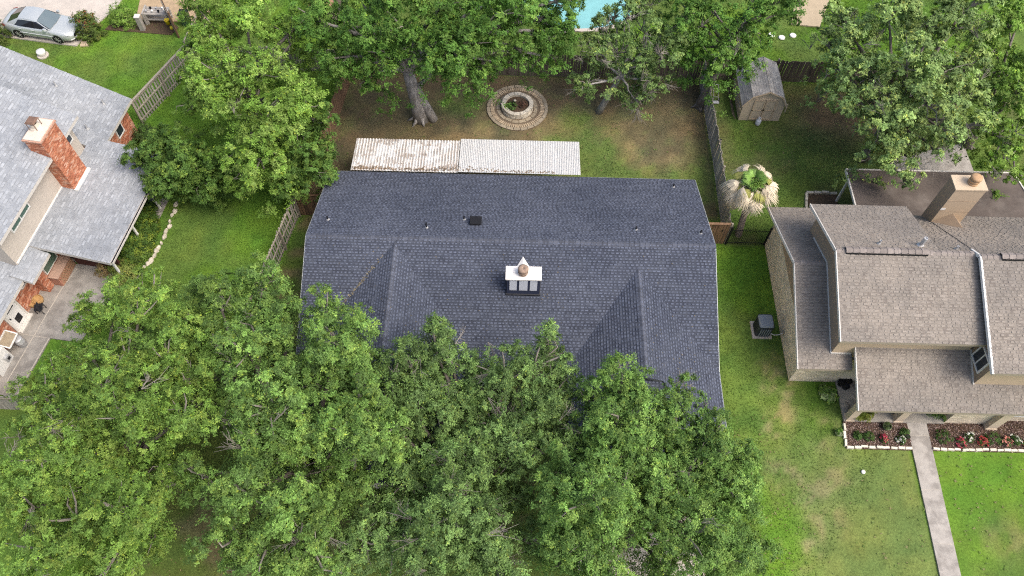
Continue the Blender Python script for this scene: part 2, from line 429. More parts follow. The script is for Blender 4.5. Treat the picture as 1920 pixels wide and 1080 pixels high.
# weeds in the turf and fallen leaves under the crowns (one mass)
nw = 1700
wxp = np.concatenate([r.uniform(10.2, 25, nw // 2), r.uniform(-11, 21, nw // 2)]); wyp = np.concatenate([r.uniform(6.5, 14, nw // 2), r.uniform(28, 37.5, nw // 2)])
wk = N2.fbm(wxp, wyp, .8, 2) > .47
for p_ in NOGRASS: wk &= ~inpoly(wxp, wyp, p_)
wxp, wyp = wxp[wk], wyp[wk]; nw = len(wxp)
wa = r.uniform(0, 6.283, (nw, 7)); wl = r.uniform(.03, .09, (nw, 7)) * r.uniform(.6, 1.5, (nw, 1))
wz = ground_z(wxp, wyp)
c0_ = np.stack([wxp, wyp, wz + .02], -1)[:, None]; wd_ = np.stack([np.cos(wa), np.sin(wa), np.full_like(wa, .25)], -1); ws_ = np.stack([-np.sin(wa), np.cos(wa), np.zeros_like(wa)], -1)
V = np.stack([c0_ + ws_ * .016, c0_ - ws_ * .016, c0_ + wd_ * wl[..., None]], 2).reshape(-1, 3)
wc = np.array([(.13, .21, .05), (.17, .23, .07), (.12, .18, .045), (.22, .21, .10)])[r.integers(4, size=nw)] * r.uniform(.8, 1.25, (nw, 1))
nl = 5200
lx = np.concatenate([r.uniform(-17, 13, nl // 2), r.uniform(-11, 22, nl // 2)]); ly = np.concatenate([r.uniform(6, 15, nl // 2), r.uniform(30, 37.6, nl // 2)])
la = r.uniform(0, 6.283, nl); lc = np.stack([lx, ly, ground_z(lx, ly) + .045], -1); l1 = np.stack([np.cos(la), np.sin(la), r.normal(0, .2, nl)], -1); l2 = np.stack([-np.sin(la), np.cos(la), r.normal(0, .2, nl)], -1); lz = r.uniform(.025, .055, (nl, 1))
V2 = np.stack([lc + l1 * lz, lc + l2 * lz * .6, lc - l1 * lz], 1).reshape(-1, 3)
cc = np.array([(.22, .15, .08), (.30, .22, .12), (.14, .10, .06)])[r.integers(3, size=nl)] * r.uniform(.7, 1.2, (nl, 1))
tag(quads_object('ground_litter', np.concatenate([V, V2]), np.concatenate([np.repeat(wc, 21, 0), np.repeat(cc, 3, 0)]), M_GRASS, nper=3), 'weeds and fallen leaves strewn over the lawns', 'leaf litter', None, 'stuff')

# ------------------------------------------------------------------ paved ground
def sheet(name, poly, z, m, label, th=0.1):
    o = MB().prism(poly, z - th, z).build(name, m)
    return tag(o, label, None, None, 'structure')
def strip(name, a, b, wd, z, m, parent):
    return MB().bar((*a, z), (*b, z), wd, .012).build(name, m, parent)
M_JOINT = mat('pale_joint', (0.43, 0.40, 0.35), rough=0.95, var=0.15)
dl = sheet('driveway', DRIVE_L, 0.05, mat('grey_concrete', (0.31, 0.295, 0.27), rough=0.95, var=0.18, scale=2.5, col2=(0.22, 0.207, 0.19), mscale=1.0), 'grey concrete patio strip along the brick house')
strip('joint', st(12, -26.78), st(17.6, -26.55), .05, .056, M_JOINT, dl)
strip('joint', st(17.6, -26.55), st(19.1, -26.3), .05, .056, M_JOINT, dl)
strip('edge_line', st(11.5, -25.95), st(14.7, -25.85), .06, .056, M_JOINT, dl)
strip('joint', st(14.7, -25.8), st(14.7, -27.5), .03, .054, M_JOINT, dl)
dt = sheet('driveway', DRIVE_T, 0.06, M_CONCP, 'pale concrete driveway under the silver car')
strip('edge_line', (-40, 41.1), (-28.8, 39.5), .08, .066, M_JOINT, dt)
strip('edge_line', (-28.78, 39.52), (-28.38, 40.9), .08, .066, M_JOINT, dt)
sheet('driveway', DRIVE_F, 0.05, M_CONCP, 'pale concrete drive glimpsed beneath the front oaks')
M_SAND = mat('sandy_ground', (0.40, 0.30, 0.19), rough=1, var=0.15, scale=4, col2=(0.33, 0.25, 0.16))
sheet('path', [(-25.6, 42.1), (-20.9, 42.0), (-20.6, 50), (-26.6, 50)], 0.05, M_SAND, 'sandy yard floor behind the potting bench')
sheet('path', [(-27.4, 41.1), (-22.9, 40.75), (-22.6, 41.5), (-23.2, 42.0), (-27.0, 42.0)], 0.03, M_SOIL, 'bare soil strip under the round bush and bench')

# front walk of slabs with open joints
walk = bpy.data.objects.new('walkway', None); scn.collection.objects.link(walk)
tag(walk, 'straight grey concrete front walk with pale joints', None, None, 'structure'); ORG[walk] = np.zeros(3)
ys = [14.74, 14.10, 11.43, 8.96, 6.4, 4.0, 1.5, -1.0, -3.5, -6.0]
def wx(y, side): return (19.17 + (y - 7.6) * .0345) + side * (.935 + .003 * (y - 7))
for i in range(9):
    a, b = ys[i] - .015, ys[i + 1] + .015
    MB().prism([(wx(b, 0), b), (wx(b, 1), b), (wx(a, 1), a), (wx(a, 0), a)], -.06, .06).build('slab', M_CONC, walk)
    if i < 8: MB().prism([(wx(b, 0), b - .03), (wx(b, 1), b - .03), (wx(b, 1), b + .0), (wx(b, 0), b + .0)], -.06, .052).build('joint', M_JOINT, walk)

# swimming pool beyond the back fence
M_WATER = mat('pool_water', (0.20, 0.46, 0.47), rough=0.06, var=0.12, scale=1.2, bump=0.25, bscale=3, spec=0.6)
pool_o = [(.6 + 3.6 + 3.9 * math.cos(a), 45.1 + 2.8 * math.sin(a)) for a in np.linspace(0, 2 * math.pi, 32, endpoint=False)]
sheet('water', pool_o, 0.03, M_WATER, 'turquoise swimming pool water seen through branches')
cop = MB()
for k in range(32):
    a, b = pool_o[k], pool_o[(k + 1) % 32]
    c0 = np.array((4.2, 45.1))
    o1 = c0 + (np.array(a) - c0) * 1.1; o2 = c0 + (np.array(b) - c0) * 1.1
    cop.prism([a, tuple(o1), tuple(o2), b][::-1] if False else [a, b, tuple(o2), tuple(o1)][::-1], 0.0, .09)
tag(cop.build('pavement', M_CONCP), 'pale stone coping round the pool', None, None, 'structure')
# ------------------------------------------------------------------ roofs and walls
def clip_poly(P, poly):
    """Sutherland-Hodgman: clip polygon P (list of 2-tuples) by convex ccw poly"""
    out = P
    n = len(poly)
    for i in range(n):
        ax, ay = poly[i]; bx_, by_ = poly[(i + 1) % n]
        ex, ey = bx_ - ax, by_ - ay
        inp = out; out = []
        if not inp: return out
        px, py = inp[-1]; dp = ex * (py - ay) - ey * (px - ax)
        for cx, cy_ in inp:
            dc = ex * (cy_ - ay) - ey * (cx - ax)
            if dc >= 0:
                if dp < 0:
                    t = dp / (dp - dc); out.append((px + (cx - px) * t, py + (cy_ - py) * t))
                out.append((cx, cy_))
            elif dp >= 0:
                t = dp / (dp - dc); out.append((px + (cx - px) * t, py + (cy_ - py) * t))
            px, py, dp = cx, cy_, dc
    return out

def shingles(mb, pts, pal, rng, expo=0.143, wr=(0.09, 0.2), lift=(0.004, 0.014), teeth=None, jit=.24):
    """pts: convex roof polygon, ccw from above. Lays overlapping courses of single tabs on it."""
    P = np.array(pts, float)
    n = np.zeros(3)
    for i in range(len(P)):
        a, b = P[i], P[(i + 1) % len(P)]
        n += np.cross(a, b)
    n /= np.linalg.norm(n)
    if n[2] < 0: n = -n; P = P[::-1]
    c0 = P.mean(0)
    U = np.cross((0, 0, 1.0), n); U /= np.linalg.norm(U)
    Vv = np.cross(n, U)                       # up the slope
    z0 = P[:, 2].min()
    O = c0 + Vv * ((z0 - c0[2]) / Vv[2])      # on the eave level
    ab = [((p - O) @ U, (p - O) @ Vv) for p in P]
    ab = [(float(a), float(b)) for a, b in ab]
    amin = min(a for a, b in ab); amax = max(a for a, b in ab); bmax = max(b for a, b in ab)
    bmin = min(b for a, b in ab)
    nrow = int((bmax - bmin) / expo) + 2
    cols = [np.array(c) for c, p in pal]; pr = np.array([p for c, p in pal], float); pr /= pr.sum()
    cum = np.cumsum(pr)
    for r_ in range(nrow):
        b0 = bmin + (r_ - .02) * expo; b1 = b0 + expo * 1.04
        a = amin - rng.random() * wr[1]
        rowt = 1 + (rng.random() - .5) * jit * .66
        while a < amax:
            wd_ = wr[0] + rng.random() * (wr[1] - wr[0])
            q = clip_poly([(a, b0), (a + wd_ - .004, b0), (a + wd_ - .004, b1), (a, b1)], ab)
            a += wd_
            if len(q) < 3: continue
            k = int(np.searchsorted(cum, rng.random())); k = min(k, len(cols) - 1)
            t = lift[0] + rng.random() * (lift[1] - lift[0])
            if k == len(cols) - 1: t = lift[1] * 1.3
            c = tuple(cols[k] * rowt * (1 + (rng.random() - .5) * jit))
            hs = [0.010 + t * max(0.0, 1 - (b - b0) / (expo * 1.04)) for _, b in q]
            v = [O + U * x + Vv * y + n * h for (x, y), h in zip(q, hs)]
            m = len(v); f = [tuple(range(m))]
            low = [i for i, (x, y) in enumerate(q) if abs(y - b0) < 1e-4]
            if len(low) >= 2:
                i0, i1 = min(low, key=lambda i: q[i][0]), max(low, key=lambda i: q[i][0])
                v += [v[i0] - n * (t + .012), v[i1] - n * (t + .012)]
                f.append((i0, m, m + 1, i1))
            mb.add(v, f, c)
        if teeth:                              # raised laminated tabs on the course
            a = amin - rng.random() * .3
            while a < amax:
                wd_ = rng.uniform(teeth[0], teeth[1])
                ya, yb = b0 + expo * teeth[5], b0 + expo * teeth[6]
                q = clip_poly([(a, ya), (a + wd_, ya), (a + wd_, yb), (a, yb)], ab)
                a += wd_ + rng.uniform(teeth[2], teeth[3])
                if len(q) < 3: continue
                c = tuple(cols[1] * teeth[4] * (1 + (rng.random() - .5) * jit * 1.6))
                h = .012 + lift[1] + .006
                v = [O + U * x + Vv * y + n * h for (x, y) in q]; m = len(v)
                v2 = [p - n * (h - .008) for p in v]
                mb.add(v + v2, [tuple(range(m))] + [(i, m + i, m + (i + 1) % m, (i + 1) % m) for i in range(m)], c)
    return mb

def ridge_caps(parent, a, b, m, step=0.26, wd=0.16, pitch=0.4, drop=0.0, tint=None):
    """single cap shingles bent over a ridge or hip from a to b"""
    a = np.array(a, float); b = np.array(b, float); L = np.linalg.norm(b - a)
    d = (b - a) / L; n = max(1, int(L / step))
    th = math.atan(pitch)
    me_ = MB()
    y1, z1 = wd * math.cos(th), -wd * math.sin(th)
    l = step * 1.12
    me_.add([(0, -y1, z1 + .018), (0, 0, .018 + .014), (0, y1, z1 + .018), (l, -y1, z1), (l, 0, .012), (l, y1, z1), (0, -y1, z1 - .01), (0, 0, -.0), (0, y1, z1 - .01)],
            [(0, 3, 4, 1), (1, 4, 5, 2), (6, 0, 1, 7), (7, 1, 2, 8)], (1, 1, 1))
    msh = me_.mesh('ridge_cap', m)
    yaw = math.atan2(d[1], d[0]); pit = -math.asin(d[2])
    for i in range(n):
        place('ridge_cap', msh, parent, a + d * (i * L / n) + np.array((0, 0, .012)), (0, pit, yaw))

def bricks(name, parent, p0, p1, z0, z1, m, mm, pal, rng, holes=(), bl=.2, bh=.067, gap=.012, proud=.012, ztop=None, back=.1):
    """wall from p0 to p1 (outside on the right-hand side walking p0->p1): mortar wall plus single bricks"""
    p0 = np.array(p0, float); p1 = np.array(p1, float); L = np.linalg.norm(p1 - p0); d = (p1 - p0) / L
    o = np.array((d[1], -d[0]))
    mb = MB()
    rows = int((z1 - z0) / (bh + gap))
    for r_ in range(rows):
        za = z0 + r_ * (bh + gap) + gap / 2; zb = za + bh
        a = -(.5 * (r_ % 2)) * (bl + gap)
        while a < L:
            x0 = max(a, 0.0); x1 = min(a + bl, L); a += bl + gap
            if x1 - x0 < .03: continue
            if any(x0 < h[1] and x1 > h[0] and za < h[3] and zb > h[2] for h in holes): continue
            if ztop is not None and zb > ztop((x0 + x1) / 2): continue
            c = np.array(pal[rng.integers(len(pal))]) * (.85 + .3 * rng.random())
            A = p0 + d * x0; B = p0 + d * x1; e = o * (proud * (.6 + .8 * rng.random()))
            v = [(*A, za), (*B, za), (*B, zb), (*A, zb), (*(A + e), za), (*(B + e), za), (*(B + e), zb), (*(A + e), zb)]
            mb.add(v, [(4, 5, 6, 7), (0, 1, 5, 4), (1, 2, 6, 5), (2, 3, 7, 6), (3, 0, 4, 7)], tuple(c))
    bo = mb.build(name, m, parent)
    tag(bo, kind='stuff')
    return bo

def window(parent, p0, p1, z0, z1, glass, frame_m, fw=.06, mull=None, proud=.03):
    """framed pane in a wall; outside on the right walking p0->p1"""
    p0 = np.array(p0, float); p1 = np.array(p1, float); L = np.linalg.norm(p1 - p0); d = (p1 - p0) / L
    o = np.array((d[1], -d[0])) * proud
    w_ = MB()
    def pc(x, z, e): q = p0 + d * x + o * e; return (q[0], q[1], z)
    def piece(x0, x1, za, zb, e):
        w_.hexa([pc(x0, za, -1.5), pc(x1, za, -1.5), pc(x1, za, e), pc(x0, za, e)][::-1], [pc(x0, zb, -1.5), pc(x1, zb, -1.5), pc(x1, zb, e), pc(x0, zb, e)][::-1])
    piece(0, L, z0, z0 + fw, 1.6); piece(0, L, z1 - fw, z1, 1.5); piece(0, fw, z0 + fw, z1 - fw, 1.4); piece(L - fw, L, z0 + fw, z1 - fw, 1.4)
    if mull == 'h': piece(fw, L - fw, (z0 + z1) / 2 - .03, (z0 + z1) / 2 + .03, 1.2)
    if mull == 'v': piece(L / 2 - .03, L / 2 + .03, z0 + fw, z1 - fw, 1.2)
    f_ = w_.build('window', frame_m, parent)
    g = MB().hexa([pc(fw, z0 + fw, -1), pc(L - fw, z0 + fw, -1), pc(L - fw, z0 + fw, .8), pc(fw, z0 + fw, .8)][::-1],
                  [pc(fw, z1 - fw, -1), pc(L - fw, z1 - fw, -1), pc(L - fw, z1 - fw, .8), pc(fw, z1 - fw, .8)][::-1])
    g.build('pane', glass, f_)
    return f_

def vent_pipe(parent, p, h=.32, r=.045, m=None, collar=True):
    vp = MB().lathe([(r, -.1), (r, h), (r * .7, h), (r * .7, h - .04)], p, 10).build('vent_pipe', m or M_DARK, parent)
    if collar: MB().lathe([(r * 2.0, -.06), (r * 2.0, .02), (r * 1.2, .09), (r * 1.2, .1)], p, 12).build('flashing_collar', M_GALV, vp)
    return vp

# ================================================================== charcoal roofed ranch house
rg = np.random.default_rng(21)
PAL_MAIN = [((0.0499, 0.0577, 0.0807), 3), ((0.0566, 0.0659, 0.0905), 4), ((0.0653, 0.0752, 0.1003), 2.5)]
TEETH_MAIN = (.07, .15, .05, .13, 1.85, .10, .58)
house = thing('ranch_house', 'ranch house with charcoal shingle roof and white topped chimney', 'house', (0, 20, 0))
XL, XR, YB, YR, YF, ZE, ZR = -10.1, 9.86, 27.63, 21.9, 16.1, 2.4, 4.45
LX, LZ, LY0 = -5.76, 4.36, 21.65            # left wing ridge
LXL, LXR, LYE, LYF = -10.1, -1.65, 14.4, 10.4
RX, RZ, RY0 = 6.08, 4.03, 20.73             # right wing ridge
RXL, RXR, RYE, RYF = 2.7, 9.86, 14.95, 11.2
sl_main = [
    [(XR, YB, ZE), (XL, YB, ZE), (XL, YR, ZR), (XR, YR, ZR)],
    [(XL, YF, ZE), (LX, LY0, LZ), (LX, YR, ZR), (XL, YR, ZR)],
    [(LX, YR, ZR), (LX, LY0, LZ), (LXR, YF, ZE), (RXL, YF, ZE), (RX, RY0, RZ), (RX, YR, ZR)],
    [(RX, YR, ZR), (RX, RY0, RZ), (XR, YF, ZE), (XR, YR, ZR)],
    [(LX, LY0, LZ), (LXL, YF, ZE), (LXL, LYF, ZE), (LX, LYE, LZ)],
    [(LX, LYE, LZ), (LXR, LYF, ZE), (LXR, YF, ZE), (LX, LY0, LZ)],
    [(LXL, LYF, ZE), (LXR, LYF, ZE), (LX, LYE, LZ)],
    [(RX, RY0, RZ), (RXL, YF, ZE), (RX - .8, RYE, RZ - .385), (RX, RYE, RZ)],
    [(RX, RYE, RZ), (RX + .8, RYE, RZ - .345), (RXR, YF, ZE), (RX, RY0, RZ)],
    [(RXL, YF, ZE), (RXL, RYF, ZE), (RX - .8, RYE, RZ - .385)],
    [(RX + .8, RYE, RZ - .345), (RXR, RYF, ZE), (RXR, YF, ZE)],
    [(RXL, RYF, ZE), (RXR, RYF, ZE), (RX + .95, RYE + .22, RZ - .4), (RX - .95, RYE + .22, RZ - .4)],
]
deck = MB()
for s_ in sl_main: deck.slab(s_, .16)
roof = deck.build('roof', mat('slate_fascia', (0.10, 0.115, 0.13), rough=0.7, var=0.15), house)
sh = MB()
for s_ in sl_main: shingles(sh, s_, PAL_MAIN, rg, wr=(.2, .45), teeth=TEETH_MAIN)
tag(sh.build('shingles', M_SH_MAIN, roof), kind='stuff')
M_CAP = mat('slate_cap', (0.074, 0.083, 0.108), rough=0.9, var=0.22, scale=5, objrand=0.22, bump=.3, bscale=80)
ridge_caps(roof, (XL, YR, ZR), (XR, YR, ZR), M_CAP, wd=.2)
ridge_caps(roof, (LX, LYE, LZ), (LX, LY0, LZ), M_CAP, wd=.2, pitch=.48)
ridge_caps(roof, (RX, RYE, RZ), (RX, RY0, RZ), M_CAP, wd=.2, pitch=.46)
M_DRIP = mat('drip_edge', (0.42, 0.45, 0.44), rough=0.5, var=0.35, scale=14, metal=0.2)
for a, b in [((XL, YB, ZE), (XL, YR, ZR)), ((XL, YR, ZR), (XL, YF, ZE)), ((XR, YB, ZE), (XR, YR, ZR)), ((XR, YR, ZR), (XR, YF, ZE)), ((RXR, YF - .02, ZE), (RXR, RYF, ZE)), ((LXL, YF - .02, ZE), (LXL, LYF, ZE)), ((XL, YB, ZE), (XR, YB, ZE))]:
    e = -1 if a[0] < 0 else 1
    off = np.array((e * .012, 0, -.03)) if a[1] != b[1] else np.array((0, .012, -.03))
    MB().bar(np.array(a) + off, np.array(b) + off, .03, .07).build('drip_edge', M_DRIP, roof)
# debris of oak leaves caught in the left valley
vl = MB()
for k in range(240):
    t = rg.beta(2.2, 1.6); p = np.array((LX, LY0, LZ)) * (1 - t) + np.array((XL, YF, ZE)) * t
    if t < .12: continue
    p = p + np.array((rg.normal(0, .05), rg.normal(0, .05), .035 + rg.random() * .03)); a = rg.uniform(0, 6.28); s_ = rg.uniform(.03, .07)
    vl.add([p + s_ * np.array((math.cos(a), math.sin(a), 0)), p + s_ * .5 * np.array((-math.sin(a), math.cos(a), .1)), p - s_ * np.array((math.cos(a), math.sin(a), 0)), p - s_ * .5 * np.array((-math.sin(a), math.cos(a), -.1))],
           [(0, 1, 2, 3)], tuple(np.array((.25, .22, .155)) * rg.uniform(.5, 1.2)))
for k in range(700):     # oak litter scattered over the front slopes below the crowns
    s_ = sl_main[rg.choice([1, 2, 3, 4, 5, 8], p=[.16, .3, .08, .18, .18, .1])]; P_ = np.array(s_); wts = rg.dirichlet(np.ones(len(P_)) * .8); p = wts @ P_
    if rg.random() > (22.5 - p[1]) / 9: continue
    p = p + np.array((0, 0, .045)); a = rg.uniform(0, 6.28); q_ = rg.uniform(.02, .045); e1 = np.array((math.cos(a), math.sin(a), 0)); e2 = np.array((-math.sin(a), math.cos(a), .1))
    vl.add([p + q_ * e1, p + q_ * .5 * e2, p - q_ * e1, p - q_ * .5 * e2], [(0, 1, 2, 3)], tuple(np.array((.24, .20, .12)) * rg.uniform(.5, 1.2)))
tag(vl.build('leaf_litter', M_LEAF, roof), kind='stuff')
# walls
wm = MB()
i_ = .45
foot = [(XL + i_, YB - i_), (XL + i_, LYF + i_), (LXR - i_, LYF + i_), (LXR - i_, YF + i_), (RXL + i_, YF + i_), (RXL + i_, RYF + i_), (RXR - i_, RYF + i_), (XR - i_, YB - i_)]
wm.prism(foot[::-1] if False else foot, 0, ZE - .12)
wm.build('wall', M_CREAM, house)
wg = MB()
for xe in (XL + i_, XR - i_):
    wg.add([(xe, YB - i_, ZE - .13), (xe, YF + i_, ZE - .13), (xe, YR, ZR - .22)], [(0, 1, 2)])
wg.build('gable_wall', M_TANL, house)
# dark louvre gablet over the right wing's hip
gl = MB(); 
for k in range(6):
    z = RZ - .38 + k * .055; hw = .78 * (1 - k / 6.5)
    gl.bar((RX - hw, RYE + .12, z), (RX + hw, RYE + .12, z), .05, .03)
gl.add([(RX - .8, RYE + .16, RZ - .40), (RX + .8, RYE + .16, RZ - .40), (RX, RYE + .16, RZ - .03)], [(0, 1, 2)])
gl.build('gable_louvre', M_BLACK, house)
gd = MB().box(((RXL + RXR) / 2, RYF + i_ - .03, 1.1), (4.9, .06, 2.1)); gdo = gd.build('garage_door', M_WHITE, house)
for k in range(1, 4): MB().box(((RXL + RXR) / 2, RYF + i_ - .065, .1 + k * .5), (4.8, .012, .03)).build('panel_groove', M_TRIM, gdo)
# roof vents
def mbk(y): return ZR - (ZR - ZE) / (YB - YR) * (y - YR)
for (x, y) in [(-9.3, 23.19), (-4.31, 22.74), (-2.5, 23.48), (8.55, 26.89), (6.1, 23.0), (9.29, 22.82)]:
    vent_pipe(house, (x, y, mbk(y)), h=.26 if x != -4.31 else .4, r=.05)
bv = MB(); zb = mbk(23.25)
bv.box((-1.9, 23.25, zb + .1), (.48, .44, .2)); bvo = bv.build('box_vent', M_BLACK, house)
MB().hexa([(-2.2, 22.98, zb + .2), (-1.6, 22.98, zb + .2), (-1.6, 23.53, zb + .17), (-2.2, 23.53, zb + .17)], [(-2.17, 23.0, zb + .26), (-1.63, 23.0, zb + .26), (-1.63, 23.5, zb + .22), (-2.17, 23.5, zb + .22)]).build('vent_hood', M_BLACK, bvo)
# chimney
M_NAVY = mat('navy_siding', (0.035, 0.045, 0.085), rough=0.7, var=0.15)
cx0, cx1, cy0, cy1, cz = -.25, 1.31, 19.36, 19.96, 5.0
ch = MB().box(((cx0 + cx1) / 2, (cy0 + cy1) / 2, 4.2), (cx1 - cx0, cy1 - cy0, 1.6)).build('chimney', M_NAVY, house)
M_PANEL = mat('white_panel', (0.62, 0.66, 0.74), rough=0.6, var=0.05)
for a, b in ((-.12, .22), (.33, .73), (.84, 1.18)):
    MB().box(((a + b) / 2, cy0 - .012, 4.42), (b - a, .03, .84)).build('panel', M_PANEL, ch)
M_CAPW = mat('white_chimney_cap', (0.82, 0.80, 0.76), rough=0.5, var=0.05, col2=(0.72, 0.68, 0.62), mix=(0.6, 0.75))
MB().box(((cx0 + cx1) / 2, (cy0 + cy1) / 2 - .02, cz + .03), (1.68, .74, .07)).build('chimney_cap', M_CAPW, ch)
M_CLAY = mat('rusty_flue', (0.30, 0.22, 0.17), rough=0.75, var=0.3, scale=8, metal=0.2)
fl = MB().lathe([(.2, 0), (.2, .1), (.24, .12), (.25, .24), (.2, .26), (.2, .3), (.25, .32), (.25, .42), (.17, .47), (.05, .48), (.03, .44)], (.5, 19.62, cz + .06), 24).build('flue_cap', M_CLAY, ch, smooth=True)
for a, b, c, d_ in ((cx0 - .05, cx0, cy0 - .05, cy1 + .05), (cx1, cx1 + .05, cy0 - .05, cy1 + .05), (cx0, cx1, cy0 - .05, cy0)):
    zf = ZR - .3535 * (YR - c); zg = ZR - .3535 * (YR - d_)
    MB().hexa([(a, c, zf - .05), (b, c, zf - .05), (b, d_, zg - .05), (a, d_, zg - .05)], [(a, c, zf + .1), (b, c, zf + .1), (b, d_, zg + .1), (a, d_, zg + .1)]).build('flashing', M_DARK, ch)
MB().bar((cx0 - .05, 19.63, cz + .068), (cx1 + .05, 19.63, cz + .068), .012, .012).build('cap_seam', M_TRIM, ch)
apx = (.5, 21.12, ZR - .3535 * (YR - 21.12) + .04)
ck = MB(); zc = ZR - .3535 * (YR - cy1)
ck.add([(cx0, cy1, zc + .02), (cx1, cy1, zc + .02), (.5, cy1, apx[2] + .03), apx], [(0, 2, 3), (2, 1, 3), (0, 1, 2)])
ck.build('cricket', M_CAPW, ch)
# corrugated patio cover, two makes of sheet
M_TINL = mat('peeling_tin', (0.52, 0.53, 0.53), rough=0.8, var=0.2, scale=5, stretch=(1.6, .6, 1), col2=(0.33, 0.305, 0.28), mix=(0.44, 0.52), mscale=1.9)
M_TINRIB = mat('peeling_tin_rib', (0.68, 0.67, 0.65), rough=0.75, var=0.15, scale=4, stretch=(.3, .7, 1), col2=(0.33, 0.28, 0.235), mix=(0.56, 0.62), mscale=2.4)
M_TINV = mat('tin_valley', (0.36, 0.37, 0.37), rough=0.7, var=0.25, scale=6, stretch=(2, .4, 1))
M_TINR = mat('whitewashed_tin', (0.49, 0.50, 0.50), rough=0.6, var=0.16, scale=6, stretch=(3, .5, 1), col2=(0.48, 0.47, 0.45), mix=(0.55, 0.72), mscale=1.6)
pc = thing('patio_cover', 'corrugated metal patio cover, rusty peeling half beside whitewashed half', 'patio cover', (-2.7, 29, 0))
def sheet_metal(x0, x1, pitch, hr, ya, za, yb, zb_, m, sharp):
    xs = []; n = max(1, int(round((x1 - x0) / pitch)))
    for k in range(n):
        a = x0 + k * (x1 - x0) / n; p_ = (x1 - x0) / n
        if sharp: xs += [(a, 0), (a + p_ * .60, 0), (a + p_ * .68, hr), (a + p_ * .92, hr)]
        else: xs += [(a, 0), (a + p_ * .25, hr * .7), (a + p_ * .5, hr), (a + p_ * .75, hr * .7)]
    xs.append((x1, 0)); mb = MB()
    v = [(x, ya, za + h) for x, h in xs] + [(x, yb, zb_ + h) for x, h in xs] + [(x, ya, za + h - .006) for x, h in xs] + [(x, yb, zb_ + h - .006) for x, h in xs]
    m_ = len(xs); f = []
    for i in range(m_ - 1):
        f += [(i + 1, i, m_ + i, m_ + i + 1), (2 * m_ + i, 2 * m_ + i + 1, 3 * m_ + i + 1, 3 * m_ + i), (m_ + i, 3 * m_ + i, 3 * m_ + i + 1, m_ + i + 1)]
    mb.add(v, f); o_ = mb.build('tin_sheet', m, pc)
    o_.data.materials.append(M_TINRIB if sharp else M_TINV)
    mi = np.zeros(len(f), np.int32); r_ = np.random.default_rng(int(abs(x0) * 100))
    for i in range(m_ - 1):
        if (sharp and i % 4 != 0) or (not sharp and i % 4 == 0 and r_.random() < .7): mi[3 * i] = 1
    o_.data.polygons.foreach_set('material_index', mi); return o_
for k in range(9):
    a = -8.97 + k * .648
    sheet_metal(a, a + .655, .162, .035, 27.6, 2.56, 30.1, 2.33, M_TINL, True)
for k in range(10):
    a = -3.1 + k * .667
    sheet_metal(a, a + .675, .096, .02, 27.6, 2.62, 30.18, 2.4, M_TINR, False)
for y, z in ((30.0, 2.26), (28.8, 2.36)):
    MB().bar((-8.95, y, z), (3.55, y, z), .06, .12).build('beam', M_FRAIL, pc)
for x in (-8.85, -5.0, -1.2, 3.45): MB().box((x, 29.98, 1.1), (.1, .1, 2.2)).build('post', M_FRAIL, pc)
lit = MB()
for k in range(420):      # leaves and grit washed against the gutter line
    x = rg.uniform(-8.9, 2.2); p = np.array((x, 27.66 + abs(rg.normal(0, .10)) * (1.4 if -4 < x < -2 else 1), 2.60 + rg.random() * .05)); a = rg.uniform(0, 6.28); s_ = rg.uniform(.03, .08)
    c_, n_ = np.array((math.cos(a), math.sin(a), 0)), np.array((-math.sin(a), math.cos(a), .2))
    lit.add([p + c_ * s_, p + n_ * s_ * .5, p - c_ * s_, p - n_ * s_ * .5], [(0, 1, 2, 3)], tuple(np.array((.26, .19, .13)) * rg.uniform(.5, 1.2)))
tag(lit.build('leaf_litter', M_LEAF, pc), kind='stuff')
# ================================================================== tan two storey house on the right
rg = np.random.default_rng(31)
PAL_TAN = [((0.233, 0.209, 0.182), 3), ((0.249, 0.223, 0.194), 4), ((0.268, 0.240, 0.210), 3), ((0.208, 0.183, 0.160), 1.6)]
th_ = thing('two_storey_house', 'tan two storey house with grey brown shingle roofs and porch', 'house', (21, 20, 0))
M_SH = M_SH_MAIN
S_A = [[(13.55, 16.27, 2.6), (16.1, 16.27, 2.6), (16.1, 21, 4.5), (13.55, 21, 4.5)], [(13.55, 21, 4.5), (18.4, 21, 4.5), (18.4, 25.75, 2.6), (13.55, 25.75, 2.6)]]
S_B = [[(14.72, 16.5, 5.0), (21.2, 16.5, 5.0), (21.2, 20.4, 6.5), (14.72, 20.4, 6.5)], [(14.72, 20.4, 6.5), (19.45, 20.4, 6.5), (19.45, 24.15, 5.0), (14.72, 24.15, 5.0)],
       [(19.45, 20.4, 6.5), (21.15, 20.4, 6.5), (21.15, 24.8, 3.42), (19.45, 24.8, 3.42)]]
S_C = [[(21.1, 15.1, 5.0), (29.5, 15.1, 5.0), (29.5, 20.1, 6.75), (21.1, 20.1, 6.75)], [(21.1, 20.1, 6.75), (29.5, 20.1, 6.75), (29.5, 24.8, 3.46), (21.1, 24.8, 3.46)]]
S_P = [[(16.05, 14.3, 2.45), (29.5, 14.3, 2.45), (29.5, 17.05, 3.55), (16.05, 17.05, 3.55)]]
M_FASC = mat('tan_fascia', (0.36, 0.31, 0.25), rough=0.7, var=0.1)
def roof_of(parent, slopes, fm, pal, rg_, name='roof', **k):
    dk = MB()
    for s_ in slopes: dk.slab(s_, .18)
    r_ = dk.build(name, fm, parent)
    sh_ = MB()
    for s_ in slopes: shingles(sh_, s_, pal, rg_, **k)
    tag(sh_.build('shingles', M_SH, r_), kind='stuff')
    return r_
kw = dict(wr=(.1, .28), lift=(.004, .012), expo=.15, teeth=(.08, .22, .06, .2, 1.10, .14, .66), jit=.11)
